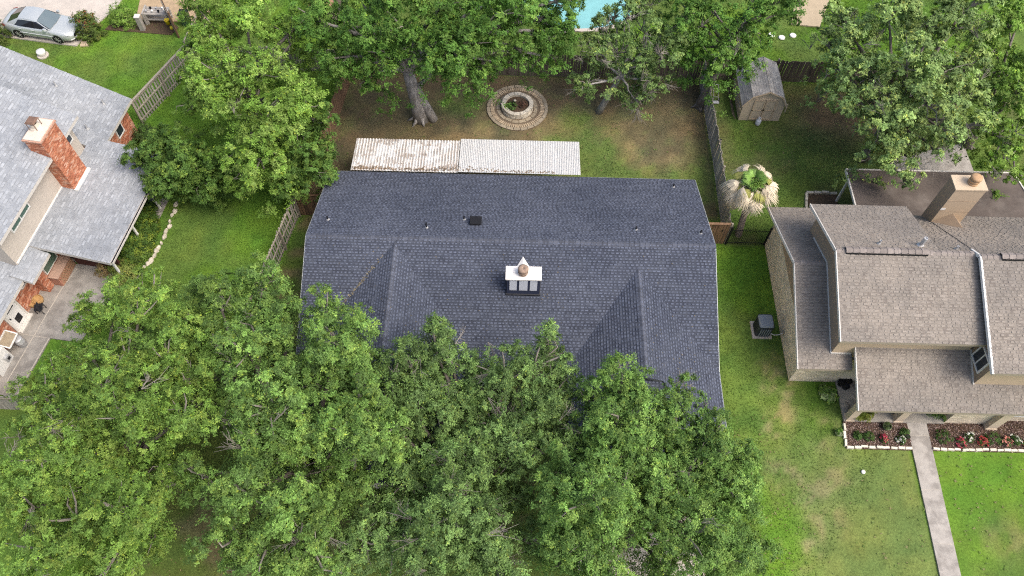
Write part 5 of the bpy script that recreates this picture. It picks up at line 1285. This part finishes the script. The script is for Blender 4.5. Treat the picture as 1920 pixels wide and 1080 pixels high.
for x in (12.3, 12.7):
    wv = MB(); P = [(x, 36.05 + .1 * math.cos(a), .1 + .1 * math.sin(a)) for a in np.linspace(0, 6.283, 13)]; wv.tube(P, .03, 6, cap=False); wv.build('wheel', M_BLACK, ht)
stk = thing('wire_stakes', 'row of dark leaning stakes along the left wall of the shed', 'stakes', (13.4, 35.5, 0))
for k in range(13): MB().bar((13.55, 34.5 + k * .2, .05), (13.25, 34.62 + k * .2, .42), .03, .03).build('stake', M_FDARK, stk)
MB().bar((13.58, 34.4, .95), (13.56, 37.2, .95), .05, .05).build('rail', M_FRAIL, stk)
for i, (u, v) in enumerate(((1447, 65), (1466, 70), (1487, 66))):
    p = at(u, v, .04); k = ('leftmost', 'middle', 'rightmost')[i]
    o = MB().lathe([(.2, -.04), (.23, -.01), (.2, .04), (.05, .045)], (p[0], p[1], .03), 9).build('stepping_stone', M_WHITE, None, False, (p[0], p[1], 0)); tag(o, '%s of three white stepping stones beyond the back fence' % k, 'stone', 'three stepping stones')
q = [at(1484, 45, .1), at(1537, 50, .1), at(1560, -12, .1), at(1492, -16, .1)]
sheet('pavement', [(p_[0], p_[1]) for p_ in q], .1, mat('tan_concrete', (0.40, 0.33, 0.23), rough=.95, var=.1, scale=3), 'tan concrete slab beyond the back fence at upper right')
nb2 = thing('neighbour_shed', 'reddish brown roof piece glimpsed between trees at top', 'shed', (-13.5, 45, 0))
a_, b_ = at(578, 14, 2.2), at(622, 16, 2.2)
MB().slab([(a_[0], a_[1], 2.2), (b_[0], b_[1], 2.2), (b_[0] + .3, b_[1] + 3, 2.7), (a_[0], a_[1] + 3, 2.7)], .08).build('roof', mat('red_brown_roof', (0.33, 0.19, 0.12), rough=.9, var=.15), nb2)
MB().prism([(a_[0] + .15, a_[1] + .15), (b_[0] - .15, b_[1] + .15), (b_[0], b_[1] + 2.8), (a_[0] + .15, a_[1] + 2.8)], 0, 2.1).build('wall', M_FDARK, nb2)

# ================================================================== fan palm
pm = thing('fan_palm', 'fan palm with green heart and shaggy skirt of dead fronds', 'palm tree', (12.62, 25.75, 0))
pz = 3.5; pb = np.array((12.62, 25.75, 0)); ptop = np.array((12.62, 26.6, pz))
tr = MB(); tr.tube([pb - (0, 0, .1), pb * .5 + ptop * .5, ptop], [.2, .17, .16], 10); tr.build('trunk', mat('palm_bark', (0.24, 0.20, 0.165), rough=.95, var=.35, scale=9, stretch=(1, 1, 3), bump=.7), pm)
rg = np.random.default_rng(77)
M_PGREEN = mat('palm_green', (0.15, 0.27, 0.05), rough=.5, var=.2, scale=4, objrand=.25)
M_PDEAD = mat('palm_dead', (0.58, 0.51, 0.38), rough=.9, var=.2, scale=5, objrand=.28)
M_PYEL = mat('palm_yellow', (0.30, 0.31, 0.085), rough=.7, var=.2, scale=4, objrand=.25)
def frond_mesh(nm, m, stalk, blade, spread, droop, curl, nseg=17, seed=0):
    r_ = np.random.default_rng(seed); mb = MB()
    mb.tube([(0, 0, 0), (stalk * .5, 0, .03), (stalk, 0, 0)], [.02, .016, .012], 4)
    for k in range(nseg):
        f = k / (nseg - 1) * 2 - 1; a = f * spread + r_.normal(0, .03); l_ = blade * (1 - .25 * abs(f)) * r_.uniform(.85, 1.1)
        e = np.array((math.cos(a), math.sin(a), 0)); s_ = np.array((-math.sin(a), math.cos(a), 0)); w0 = .030
        pts = [np.array((stalk, 0, 0)) + e * l_ * t + np.array((0, 0, -droop * l_ * t ** 2.2 + r_.normal(0, .01))) - np.array((curl * l_ * t ** 3, 0, 0)) for t in (0, .35, .7, 1)]
        wd = [w0 * .3, w0, w0 * .75, .004]
        v = []
        for p, q_ in zip(pts, wd): v += [p - s_ * q_ + (0, 0, .008), p + s_ * q_]
        mb.add(v, [(0, 1, 3, 2), (2, 3, 5, 4), (4, 5, 7, 6)])
    return mb.mesh(nm, m)
gm = [frond_mesh('green_frond', M_PGREEN, .32, .48, 1.25, .3, .05, 21, s_) for s_ in (1, 2, 3)]
ym = [frond_mesh('yellow_frond', M_PYEL, .62, .66, 1.0, .8, .15, 19, s_) for s_ in (4, 5)]
dm = [frond_mesh('dead_frond', M_PDEAD, .72, .74, .85, 1.05, .25, 19, s_) for s_ in (6, 7, 8)]
for k in range(24):
    a = k * 2.4 + rg.normal(0, .15); el = rg.uniform(.15, 1.1)
    place('green_frond', gm[k % 3], pm, ptop + (0, 0, .05 + rg.random() * .1), (rg.normal(0, .25), -el, a), (1, 1, 1))
for k in range(14):
    a = k * 2.4 + .5 + rg.normal(0, .2)
    place('yellow_frond', ym[k % 2], pm, ptop + (0, 0, .0), (rg.normal(0, .3), rg.uniform(-.3, .2), a))
for k in range(84):
    a = k * 2.4 + rg.normal(0, .2); lv = rg.uniform(-.7, .1)
    place('dead_frond', dm[k % 3], pm, ptop + (0, 0, lv), (rg.normal(0, .4), rg.uniform(-.5, .5), a), (rg.uniform(.8, 1.15),) * 3)

# ================================================================== outdoor air conditioner
ac = thing('air_conditioner', 'dark grey outdoor air conditioner unit beside the cream brick wall', 'air conditioner', (13.0, 19.7, 0))
def rbox(x0, x1, y0, y1, z0, z1, r_, inset=0.0):
    P0, P1 = [], []
    for cx_, cy_, a0 in ((x1 - r_, y1 - r_, 0), (x0 + r_, y1 - r_, 90), (x0 + r_, y0 + r_, 180), (x1 - r_, y0 + r_, 270)):
        for a in (0, 22, 45, 68, 90):
            t_ = rad(a0 + a); P0.append((cx_ + r_ * math.cos(t_), cy_ + r_ * math.sin(t_)))
    cxm, cym = (x0 + x1) / 2, (y0 + y1) / 2
    P1 = [(cxm + (x - cxm) * (1 - inset), cym + (y - cym) * (1 - inset)) for x, y in P0]
    n = len(P0); mb = MB()
    mb.add([(*p, z0) for p in P0] + [(*p, z1) for p in P1], [tuple(range(n - 1, -1, -1)), tuple(range(n, 2 * n))] + [(i, (i + 1) % n, n + (i + 1) % n, n + i) for i in range(n)])
    return mb
M_ACD = mat('unit_dark', (0.03, 0.036, 0.045), rough=.5, var=.15); M_ACG = mat('unit_grey', (0.19, 0.22, 0.25), rough=.5, var=.08)
rbox(12.62, 13.40, 19.28, 20.10, .08, .98, .12).build('casing', M_ACD, ac)
rbox(12.64, 13.38, 19.30, 20.08, .98, 1.06, .12, .14).build('top_cover', M_ACG, ac)
for x in np.linspace(12.78, 13.24, 5): MB().box((x, 19.268, .5), (.05, .02, .7)).build('louvre', M_ACG, ac)
for y in np.linspace(19.45, 19.95, 5): MB().box((12.608, y, .5), (.02, .05, .7)).build('louvre', M_ACD, ac)
MB().box((13.0, 19.69, .03), (1.0, 1.0, .1)).build('pad', M_CONCP, ac)
MB().tube([(13.4, 19.4, .25), (13.6, 19.32, .2), (13.8, 19.3, .3), (13.98, 19.3, .5)], .025, 6).build('pipe', M_TRIM, ac)
MB().box((13.98, 19.3, .55), (.06, .16, .2)).build('junction_box', M_FRAIL, ac)

# ================================================================== front beds
rg = np.random.default_rng(81)
for i, poly in enumerate(BEDS):
    so = sheet('soil', poly, .045, M_SOIL, 'mulched soil of the %s front flower bed' % ('left' if i == 0 else 'right'), .08)
    n = 2600 if i == 0 else 5200
    xs = np.array([p[0] for p in poly]); ys_ = np.array([p[1] for p in poly])
    px = rg.uniform(xs.min(), min(xs.max(), 27), n); py = rg.uniform(ys_.min(), min(ys_.max(), 15), n); k = inpoly(px, py, poly); px, py = px[k], py[k]; n = len(px)
    P = np.stack([px, py, rg.uniform(.05, .085, n)], -1); Nn = unit(rg.normal(0, .4, (n, 3)) + (0, 0, 1.)); D = rg.normal(size=(n, 3))
    pal = np.array([(.10, .06, .05), (.16, .10, .085), (.24, .17, .145), (.36, .28, .25), (.07, .045, .04)])
    c = pal[rg.integers(5, size=n)] * rg.uniform(.8, 1.2, (n, 1))
    tag(quads_object('mulch', leaf_quads(P, Nn, D, rg.uniform(.05, .12, n), rg.uniform(.025, .05, n)), np.repeat(c, 4, 0), M_MULCH), 'shredded bark mulch in the %s front bed' % ('left' if i == 0 else 'right'), 'mulch', None, 'stuff')
def edging(label, pts, m, ln=.34, wd=.12, h=.13, nm='stone_edging', gapr=.02, jit=.015):
    t = thing(nm, label, 'edging', (*pts[0], 0))
    for a, b in zip(pts[:-1], pts[1:]):
        a = np.array(a, float); b = np.array(b, float); L = np.linalg.norm(b - a); d = (b - a) / L; n = max(1, int(L / ln))
        for k in range(n):
            p = a + d * ((k + .5) * L / n) + rg.normal(0, jit, 2); l_ = L / n - gapr * rg.uniform(.4, 2)
            w2 = wd * rg.uniform(.85, 1.15); yaw = math.atan2(d[1], d[0]) + rg.normal(0, .05)
            c2, s2 = math.cos(yaw), math.sin(yaw)
            q_ = [(p[0] + x * c2 - y * s2, p[1] + x * s2 + y * c2) for x, y in ((-l_ / 2, -w2 / 2), (l_ / 2, -w2 / 2 * rg.uniform(.85, 1)), (l_ / 2, w2 / 2), (-l_ / 2, w2 / 2 * rg.uniform(.85, 1)))]
            hh = h * rg.uniform(.85, 1.15)
            MB().hexa([(x, y, -.03) for x, y in q_], [(p[0] + (x - p[0]) * .92, p[1] + (y - p[1]) * .92, hh) for x, y in q_]).build('stone', m, t)
    return t
M_WSTONE = mat('white_limestone', (0.68, 0.64, 0.54), rough=.9, var=.12, scale=6, objrand=.1)
edging('white limestone edging round the bed left of the walk', [(16.34, 14.62), (16.2, 13.42), (19.36, 13.42)], M_WSTONE)
edging('white limestone edging before the bed right of the walk', [(20.34, 13.42), (28.5, 13.5)], M_WSTONE)
edging('low stone border behind the tan house by patio post', [(16.75, 27.6), (16.95, 28.85), (18.75, 28.83)], M_STONE, ln=.45, wd=.16)
bsoil = sheet('soil', [(16.8, 26), (18.4, 26), (18.7, 28.75), (17.0, 28.75)], .03, M_SOIL, 'bare soil inside the low stone border')
# irregular rocks along the hedge
t = thing('rock_edging', 'line of pale irregular rocks between hedge and left lawn', 'edging', (*at(310, 440)[:2], 0))
rk = [(330, 383), (327, 396), (322, 403), (318, 414), (317, 424), (311, 433), (308, 443), (302, 455), (297, 463), (293, 470), (289, 479), (283, 488), (277, 494), (270, 500)]
for k, (u, v) in enumerate(rk):
    p = at(u, v, .05); s_ = rg.uniform(.11, .18); n = 8; a0 = rg.uniform(0, 6)
    pr2 = [(1.0, -.06), (1.05, .03), (.75, .14), (.25, .17)]; mb = MB(); V = []
    wob = rg.uniform(.75, 1.2, n); el = rg.uniform(.9, 1.25)
    for r_, z in pr2:
        for j in range(n):
            a = 2 * math.pi * j / n; x, y = r_ * s_ * wob[j] * math.cos(a) * .7, r_ * s_ * wob[j] * math.sin(a) * el
            V.append((p[0] + x + y * .12, p[1] + y, z * (.7 + s_)))
    F = [(i * n + j, i * n + (j + 1) % n, (i + 1) * n + (j + 1) % n, (i + 1) * n + j) for i in range(3) for j in range(n)] + [tuple(range(3 * n, 4 * n))]
    mb.add(V, F); mb.build('rock', M_STONE, t)
def pot(label, c, r_, h, m, plant=None, seed=0, z0=.12):
    t = thing('plant_pot', label, 'pot', (*c, z0))
    MB().lathe([(r_ * .7, 0), (r_ * .95, h * .85), (r_ * 1.06, h * .86), (r_ * 1.06, h), (r_ * .9, h), (r_ * .86, h * .8)], (*c, z0), 18).build('pot', m, t)
    if plant:
        rng = np.random.default_rng(seed); n = 10; dv = unit(rng.normal(size=(n, 3)) + (0, 0, .8)); sc = np.array((*c, z0 + h)) + dv * np.array((r_, r_, r_)) * .7
        V, C = leaves_for(sc, np.full(n, r_ * .5), dv, rng, 36, .07, plant, np.ones(n)); quads_object('foliage', V, C, M_LEAF, t, nper=3)
    return t
pot('left black pot of the three on the porch corner', (16.5, 16.66), .17, .3, M_BLACK)
pot('right black pot of the three on the porch corner', (16.86, 16.72), .17, .32, M_BLACK)
pot('front black pot of the three on the porch corner', (16.7, 16.47), .17, .26, M_DARK)
pot('single black pot half under the porch roof', (17.35, 16.4), .15, .3, M_BLACK)
M_OLIVE = mat('olive_pot', (0.15, 0.19, 0.10), rough=.6, var=.1)
pot('olive pot in the bed before the middle porch post', (18.32, 14.45), .2, .24, M_OLIVE, [(.06, .1, .03), (.05, .08, .03)], 5, .04)
pot('olive ring pot on the lawn outside the left bed', (15.95, 14.1), .19, .18, M_OLIVE, [(.1, .2, .04), (.08, .16, .03)], 6, .0)
pot('black nursery pot tipped beside the walk', (19.25, 13.98), .1, .16, M_BLACK, None, 0, .04)
o = MB().lathe([(.10, -.03), (.10, .05), (.08, .075), (.02, .08)], (16.77, 12.22, 0), 14).build('cleanout_cap', M_WHITE, None, True, (16.77, 12.22, 0)); tag(o, 'small white round cap in the dry front lawn', 'pipe cap')
p = at(80, 103)
t = thing('tank_lid', 'white round lid on a short pipe in the upper left lawn', 'lid', (p[0], p[1], 0))
MB().lathe([(.36, -.02), (.36, .06), (.3, .08)], (p[0] + .05, p[1] - .05, 0), 20).build('collar', M_CONCP, t); MB().lathe([(.26, .05), (.28, .28), (.26, .34), (.05, .36)], (p[0], p[1], 0), 20).build('lid', M_WHITE, t, True)
p = at(160, 83); o = MB().box((p[0], p[1], .03), (.55, .42, .09), .1).build('paving_stone', M_SAND2, None, False, (p[0], p[1], 0)); tag(o, 'square tan paving stone by the driveway corner', 'stone')

# ================================================================== things by the left house
def basket(label, c, r_, h):
    t = thing('round_basket', label, 'basket', (*c, .05))
    MB().lathe([(r_ * .75, 0), (r_, h * .6), (r_ * .95, h), (r_ * .85, h), (r_ * .8, h * .7), (.02, h * .65)], (*c, .05), 18).build('basket', mat('wicker', (0.45, 0.28, 0.12), rough=.9, var=.2), t)
    return t
basket('larger tan round basket by the red brick wall', at(70, 561, .3)[:2], .27, .3)
basket('smaller tan round basket by the red brick wall', at(60, 568, .3)[:2], .2, .26)
t = thing('garden_chair', 'dark metal garden chair in front of the round baskets', 'chair', (*at(80, 584)[:2], 0))
c = at(80, 584)
MB().box((c[0], c[1], .45), (.42, .42, .03), .3).build('seat', M_DARK, t); MB().box((c[0] + .16, c[1] - .14, .7), (.03, .4, .45), .3).build('backrest', M_DARK, t)
for dx, dy in ((-.18, -.18), (.18, -.18), (.18, .18), (-.18, .18)): MB().box((c[0] + dx, c[1] + dy, .22), (.03, .03, .44)).build('leg', M_DARK, t)
t = thing('framed_screen', 'white framed screen leaning on a drum by the brick wall', 'screen', (*st(14.0, -27.1), 0))
A = [st(13.55, -27.5, 1.0), st(14.35, -27.5, 1.05), st(14.35, -26.95, .85), st(13.55, -26.95, .8)]
for i in range(4): MB().bar(A[i], A[(i + 1) % 4], .06, .05).build('frame', M_WHITE, t)
MB().slab([tuple(np.array(q_) - (0, 0, .01)) for q_ in A], .015).build('mesh_panel', mat('tan_mesh', (0.30, 0.25, 0.18), rough=.9), t)
t = thing('metal_drum', 'grey metal drum under the white framed screen', 'drum', (*st(14.15, -26.95), .05))
MB().lathe([(.2, 0), (.21, .02), (.21, .3), (.22, .32), (.21, .34), (.21, .62), (.2, .64), (.05, .64)], (*st(14.15, -26.95), .05), 18).build('drum', M_GALV, t, True)
t = thing('utility_cabinet', 'white utility cabinet with dark meter at lower left edge', 'cabinet', (*st(12.9, -27.4), 0))
stbox('cabinet', M_WHITE, 12.3, 13.45, -27.6, -27.1, .05, 1.1, t); stbox('meter', M_GALV, 13.0, 13.3, -27.08, -26.95, .35, .7, t); stbox('meter_face', M_BLACK, 13.07, 13.23, -26.95, -26.93, .45, .6, t)
# potting bench corner
bn = thing('potting_bench', 'weathered grey potting bench with clutter in the upper left', 'bench', (*at(296, 44)[:2], 0))
a_, b_ = at(278, 47, 0), at(322, 44, 0); M_GW = mat('grey_board', (0.33, 0.31, 0.28), rough=.95, var=.25, objrand=.15)
for k in range(4):
    y = a_[1] + .1 + k * .2; MB().bar((a_[0], y, .85), (b_[0], y, .85), .17, .035).build('board', M_GW, bn)
for k in range(2):
    y = a_[1] + .2 + k * .35; MB().bar((a_[0], y, .35), (b_[0], y, .35), .25, .03).build('shelf', M_GW, bn)
for x in (a_[0] + .06, b_[0] - .06):
    for y in (a_[1] + .08, a_[1] + .72): MB().box((x, y, .42), (.1, .1, .84)).build('leg', M_GW, bn)
MB().box((a_[0] - .06, a_[1] + .4, .48), (.1, .9, .96)).build('side_panel', M_GW, bn)
for k in range(7):
    x = a_[0] + .15 + k * (b_[0] - a_[0] - .3) / 6; c2 = [(.5, .5, .48), (.05, .05, .055), (.3, .28, .25)][k % 3]
    q_ = MB().lathe([(.05, 0), (.075, .14), (.07, .16), (.06, .12)], (x, a_[1] + .25 + .3 * (k % 2), .868), 10)
    tag(q_.build('flower_pot', [M_GALV, M_BLACK, M_WHITE][k % 3], None, False, (x, a_[1] + .3, .868)), 'small %s pot, %s from the left on the potting bench' % (['grey', 'black', 'white'][k % 3], ['first', 'second', 'third', 'fourth', 'fifth', 'sixth', 'seventh'][k]), 'pot', 'pots on the bench')
t = thing('corner_post', 'pale square post left of the potting bench', 'post', (*at(269, 56)[:2], 0))
p = at(269, 56); MB().box((p[0], p[1], .55), (.3, .3, 1.1)).build('post', M_GW, t); MB().box((p[0], p[1], 1.12), (.36, .36, .06)).build('post_cap', M_TRIM, t)
p = at(319, 52)
t = thing('yellow_bucket', 'bright yellow bucket hanging at the potting bench end', 'bucket', (p[0], p[1], .3))
MB().lathe([(.13, 0), (.17, .34), (.18, .36), (.165, .36), (.12, .03)], (p[0], p[1], .3), 16).build('bucket', mat('yellow_plastic', (0.75, 0.60, 0.02), rough=.4, var=.05), t, True)
MB().tube([(p[0] - .16, p[1], .64), (p[0], p[1] - .06, .52), (p[0] + .16, p[1], .64)], .008, 5).build('handle', M_GALV, t)
MB().lathe([(.1, -.02), (.12, .1), (.09, .2), (.03, .22)], (p[0] + .2, p[1] - .18, .06), 12).build('liner', mat('yellow_cloth', (0.68, 0.58, 0.04), rough=.7, var=.1), t, True)
t = thing('waste_bin', 'dark wheeled bin behind the thin pale rail', 'bin', (*at(352, 40)[:2], 0)); p = at(352, 46)
MB().hexa([(p[0] - .22, p[1] - .22, .05), (p[0] + .22, p[1] - .22, .05), (p[0] + .22, p[1] + .22, .05), (p[0] - .22, p[1] + .22, .05)], [(p[0] - .28, p[1] - .28, .95), (p[0] + .28, p[1] - .28, .95), (p[0] + .28, p[1] + .28, .95), (p[0] - .28, p[1] + .28, .95)]).build('body', mat('dark_green_plastic', (0.03, 0.06, 0.05), rough=.5), t)
MB().box((p[0], p[1], .98), (.6, .62, .06)).build('lid', M_BLACK, t)
# ================================================================== silver sedan
M_SILVER = mat('silver_paint', (0.52, 0.56, 0.57), rough=.28, var=.03, scale=2, bump=0, metal=.35, spec=.6)
M_CGLASS = mat('tinted_glass', (0.012, 0.014, 0.022), rough=.05, var=.05, bump=0, spec=.9)
M_WGLASS = mat('windscreen_glass', (0.12, 0.16, 0.18), rough=.06, var=.05, bump=0, spec=.9)
M_TYRE = mat('tyre', (0.018, 0.018, 0.018), rough=.85, var=.15)
M_RIM = mat('alloy_rim', (0.55, 0.56, 0.57), rough=.3, var=.05, metal=.6, bump=0)
M_REDL = mat('red_lamp', (0.45, 0.02, 0.03), rough=.2, var=.05, bump=0)
M_LAMP = mat('clear_lamp', (0.6, 0.63, 0.64), rough=.12, var=.05, bump=0)
CAR_O, CAR_A = np.array((-31.05, 40.72)), rad(-9.6)
car = thing('parked_car', 'silver four door sedan parked on the pale driveway', 'car', (*CAR_O, .06))
ca, sa = math.cos(CAR_A), math.sin(CAR_A)
def cw(p): return (CAR_O[0] + p[0] * ca - p[1] * sa, CAR_O[1] + p[0] * sa + p[1] * ca, .06 + p[2])
# body below the glass: stations front(+x) to back; (x, half width, z of hood or boot line, z sill)
ST = [(2.40, .52, .62, .30), (2.32, .70, .68, .24), (2.10, .84, .76, .2), (1.7, .89, .83, .19), (1.2, .90, .90, .18), (.85, .905, .95, .18), (.2, .91, .97, .18), (-.6, .91, .985, .18), (-1.3, .905, 1.0, .18), (-1.75, .89, 1.0, .2), (-2.1, .86, .97, .24), (-2.32, .76, .93, .3), (-2.40, .62, .84, .36)]
V, F = [], []
for x, hw, zt, zs in ST:
    prof = [(0, zs), (hw * .86, zs), (hw * .97, zs + .12), (hw, zs + (zt - zs) * .45), (hw * .985, zs + (zt - zs) * .72), (hw * .93, zt - .05), (hw * .84, zt - .005), (hw * .5, zt + .035), (0, zt + .045)]
    V += [cw((x, y, z)) for y, z in prof] + [cw((x, -y, z)) for y, z in prof[1:-1][::-1]]
m = 16
for i in range(len(ST) - 1):
    for k in range(m): F.append((i * m + k, i * m + (k + 1) % m, (i + 1) * m + (k + 1) % m, (i + 1) * m + k))
F += [tuple(range(m)), tuple(range((len(ST) - 1) * m, len(ST) * m))[::-1]]
body = MB().add(V, F).build('body', M_SILVER, car, True)
# cabin: pillars and roof
CB = [(1.05, .76, .95), (.30, .60, 1.40), (-.35, .60, 1.455), (-1.05, .58, 1.40), (-1.85, .72, 1.0)]
roofp = [(.30, .585, 1.385), (.0, .60, 1.43), (-.5, .60, 1.45), (-1.05, .575, 1.385)]
V, F = [], []
for x, hw, z in roofp: V += [cw((x, -hw, z)), cw((x, -hw * .6, z + .035)), cw((x, 0, z + .045)), cw((x, hw * .6, z + .035)), cw((x, hw, z))]
for i in range(3):
    for k in range(4): F.append((i * 5 + k, i * 5 + k + 1, (i + 1) * 5 + k + 1, (i + 1) * 5 + k))
MB().add(V, F).build('roof_panel', M_SILVER, body, True)
def skin(nm, pts, mt, sub=body, smooth=False): return MB().add([cw(p) for p in pts], [tuple(range(len(pts)))]).build(nm, mt, sub, smooth)
ws = [(1.08, -.70, .965), (1.16, 0, .985), (1.08, .70, .965), (.31, .57, 1.39), (.31, 0, 1.43), (.31, -.57, 1.39)]
MB().add([cw(p) for p in ws], [(0, 1, 4, 5), (1, 2, 3, 4)]).build('windscreen', M_WGLASS, car)
rw = [(-1.92, -.66, 1.0), (-1.98, 0, 1.03), (-1.92, .66, 1.0), (-1.06, .56, 1.39), (-1.06, 0, 1.43), (-1.06, -.56, 1.39)]
MB().add([cw(p) for p in rw], [(1, 0, 5, 4), (2, 1, 4, 3)]).build('rear_window', M_CGLASS, car)
for s_ in (-1, 1):
    # side glass hull and pillars
    skin('pillar', [(1.10, s_ * .78, .95), (1.0, s_ * .80, .95), (.24, s_ * .625, 1.37), (.31, s_ * .58, 1.395)], M_SILVER)
    skin('pillar', [(-1.35, s_ * .80, .98), (-1.95, s_ * .72, .99), (-1.08, s_ * .57, 1.39), (-.98, s_ * .61, 1.36)], M_SILVER)
    skin('pillar', [(.31, s_ * .585, 1.385), (0, s_ * .60, 1.43), (-.5, s_ * .60, 1.45), (-1.05, s_ * .575, 1.385), (-.98, s_ * .63, 1.34), (-.5, s_ * .65, 1.39), (0, s_ * .65, 1.375), (.24, s_ * .635, 1.34)], M_SILVER)
    skin('side_window', [(1.0, s_ * .80, .96), (.0, s_ * .83, .97), (.0, s_ * .65, 1.375), (.24, s_ * .632, 1.345)], M_CGLASS, car)
    skin('side_window', [(-.06, s_ * .83, .97), (-.95, s_ * .83, .98), (-1.35, s_ * .80, .99), (-.98, s_ * .625, 1.345), (-.5, s_ * .65, 1.388), (-.06, s_ * .65, 1.375)], M_CGLASS, car)
    skin('pillar', [(0.0, s_ * .835, .965), (-.06, s_ * .835, .965), (-.06, s_ * .655, 1.38), (0, s_ * .655, 1.38)], M_BLACK)
    mr_ = MB(); mr_.hexa([cw(p) for p in ((.92, s_ * .84, .96), (.72, s_ * .84, .96), (.72, s_ * 1.02, .98), (.88, s_ * 1.02, .98))], [cw(p) for p in ((.90, s_ * .84, 1.09), (.72, s_ * .84, 1.09), (.72, s_ * 1.0, 1.1), (.85, s_ * 1.0, 1.1))]); mr_.build('mirror', M_SILVER, car)
    skin('headlight', [(2.14, s_ * .845, .72), (2.32, s_ * .69, .69), (2.25, s_ * .60, .735), (1.98, s_ * .78, .80)], M_LAMP, car)
    skin('tail_light', [(-2.05, s_ * .872, .82), (-2.34, s_ * .765, .78), (-2.33, s_ * .73, .93), (-2.06, s_ * .84, .955)], M_REDL, car)
    MB().tube([cw((1.2, s_ * .915, .55)), cw((-1.1, s_ * .92, .56))], .018, 5).build('side_moulding', M_LAMP, body)
    for x in (.05, -.85): MB().tube([cw((x - .05, s_ * .915, .83)), cw((x - .25, s_ * .915, .835))], .016, 5).build('door_handle', M_LAMP, body)
    for x in (1.0, -.03, -1.0): MB().bar(cw((x, s_ * .912, .3)), cw((x, s_ * .893, .93)), .008, .006).build('door_gap', M_BLACK, body)
    for xw in (1.38, -1.34):
        wt = []
        c = np.array((xw, s_ * .80, .33))
        n = 24; prof = [(.20, -.1), (.30, -.1), (.33, -.06), (.33, .07), (.29, .115), (.215, .115)]
        V, F = [], []
        for r_, o_ in prof:
            for k in range(n):
                a = 2 * math.pi * k / n; V.append(cw((c[0] + r_ * math.cos(a), c[1] + s_ * o_, c[2] + r_ * math.sin(a))))
        for i in range(len(prof) - 1):
            for k in range(n): F.append((i * n + k, i * n + (k + 1) % n, (i + 1) * n + (k + 1) % n, (i + 1) * n + k))
        wo = MB().add(V, F).build('wheel', M_TYRE, car)
        rm = MB()
        for k in range(7):
            a = 2 * math.pi * k / 7; rm.bar(cw((c[0], c[1] + s_ * .105, c[2])), cw((c[0] + .21 * math.cos(a), c[1] + s_ * .11, c[2] + .21 * math.sin(a))), .05, .03)
        V = [cw((c[0], c[1] + s_ * .06, c[2]))] + [cw((c[0] + .215 * math.cos(a), c[1] + s_ * .07, c[2] + .215 * math.sin(a))) for a in np.linspace(0, 6.283, 25)[:-1]]
        rm.add(V, [(0, k, k % 24 + 1) for k in range(1, 25)]); rm.build('rim', M_RIM, wo)
        arch = MB(); V = []; A = np.linspace(-.25, math.pi + .25, 15)
        for a in A: V += [cw((c[0] + .36 * math.cos(a), s_ * .915, c[2] + .36 * math.sin(a))), cw((c[0] + .415 * math.cos(a), s_ * .922, c[2] + .415 * math.sin(a))), ]
        arch.add(V, [(2 * i, 2 * i + 1, 2 * i + 3, 2 * i + 2) for i in range(14)]); arch.build('arch_lip', M_SILVER, body)
        dk_ = MB(); V = [cw((c[0], s_ * .913, c[2]))] + [cw((c[0] + .37 * math.cos(a), s_ * .913, max(.18, c[2] + .37 * math.sin(a)))) for a in np.linspace(0, 6.283, 25)[:-1]]
        dk_.add(V, [(0, k, k % 24 + 1) for k in range(1, 25)]); dk_.build('wheel_well', M_BLACK, body)
MB().hexa([cw(p) for p in ((2.41, -.45, .42), (2.41, .45, .42), (2.3, .45, .42), (2.3, -.45, .42))], [cw(p) for p in ((2.405, -.45, .58), (2.405, .45, .58), (2.3, .45, .58), (2.3, -.45, .58))]).build('grille', M_BLACK, car)
MB().tube([cw((2.26, -.76, .34)), cw((2.41, -.5, .34)), cw((2.43, 0, .34)), cw((2.41, .5, .34)), cw((2.26, .76, .34))], .035, 6).build('bumper_trim', M_LAMP, car)
MB().tube([cw((-2.3, -.74, .5)), cw((-2.42, 0, .5)), cw((-2.3, .74, .5))], .03, 6).build('rear_bumper', M_SILVER, car)
# ------------------------------------------------------------------ groups of look-alikes
GROUPS = {'oak_tree': 'oaks in the front yard', 'picket_fence': 'wooden picket fences', 'slat_fence': 'open slat fences', 'wooden_gate': 'brown wooden side gates', 'flower_clump': 'flower clumps in the front beds',
          'bedding_shrub': 'green plants in the front beds', 'fern': 'ferns on the porch', 'plant_pot': 'pots by the porch', 'round_basket': 'round baskets by the brick wall', 'shade_tree': 'shade trees in the back yards',
          'stone_edging': 'stone edgings of beds', 'ring_plant': 'plants in the stone planter ring'}
for o in scn.objects:
    k = o.name.split('.')[0]
    if o.parent is None and k in GROUPS and 'category' in o: o['group'] = GROUPS[k]
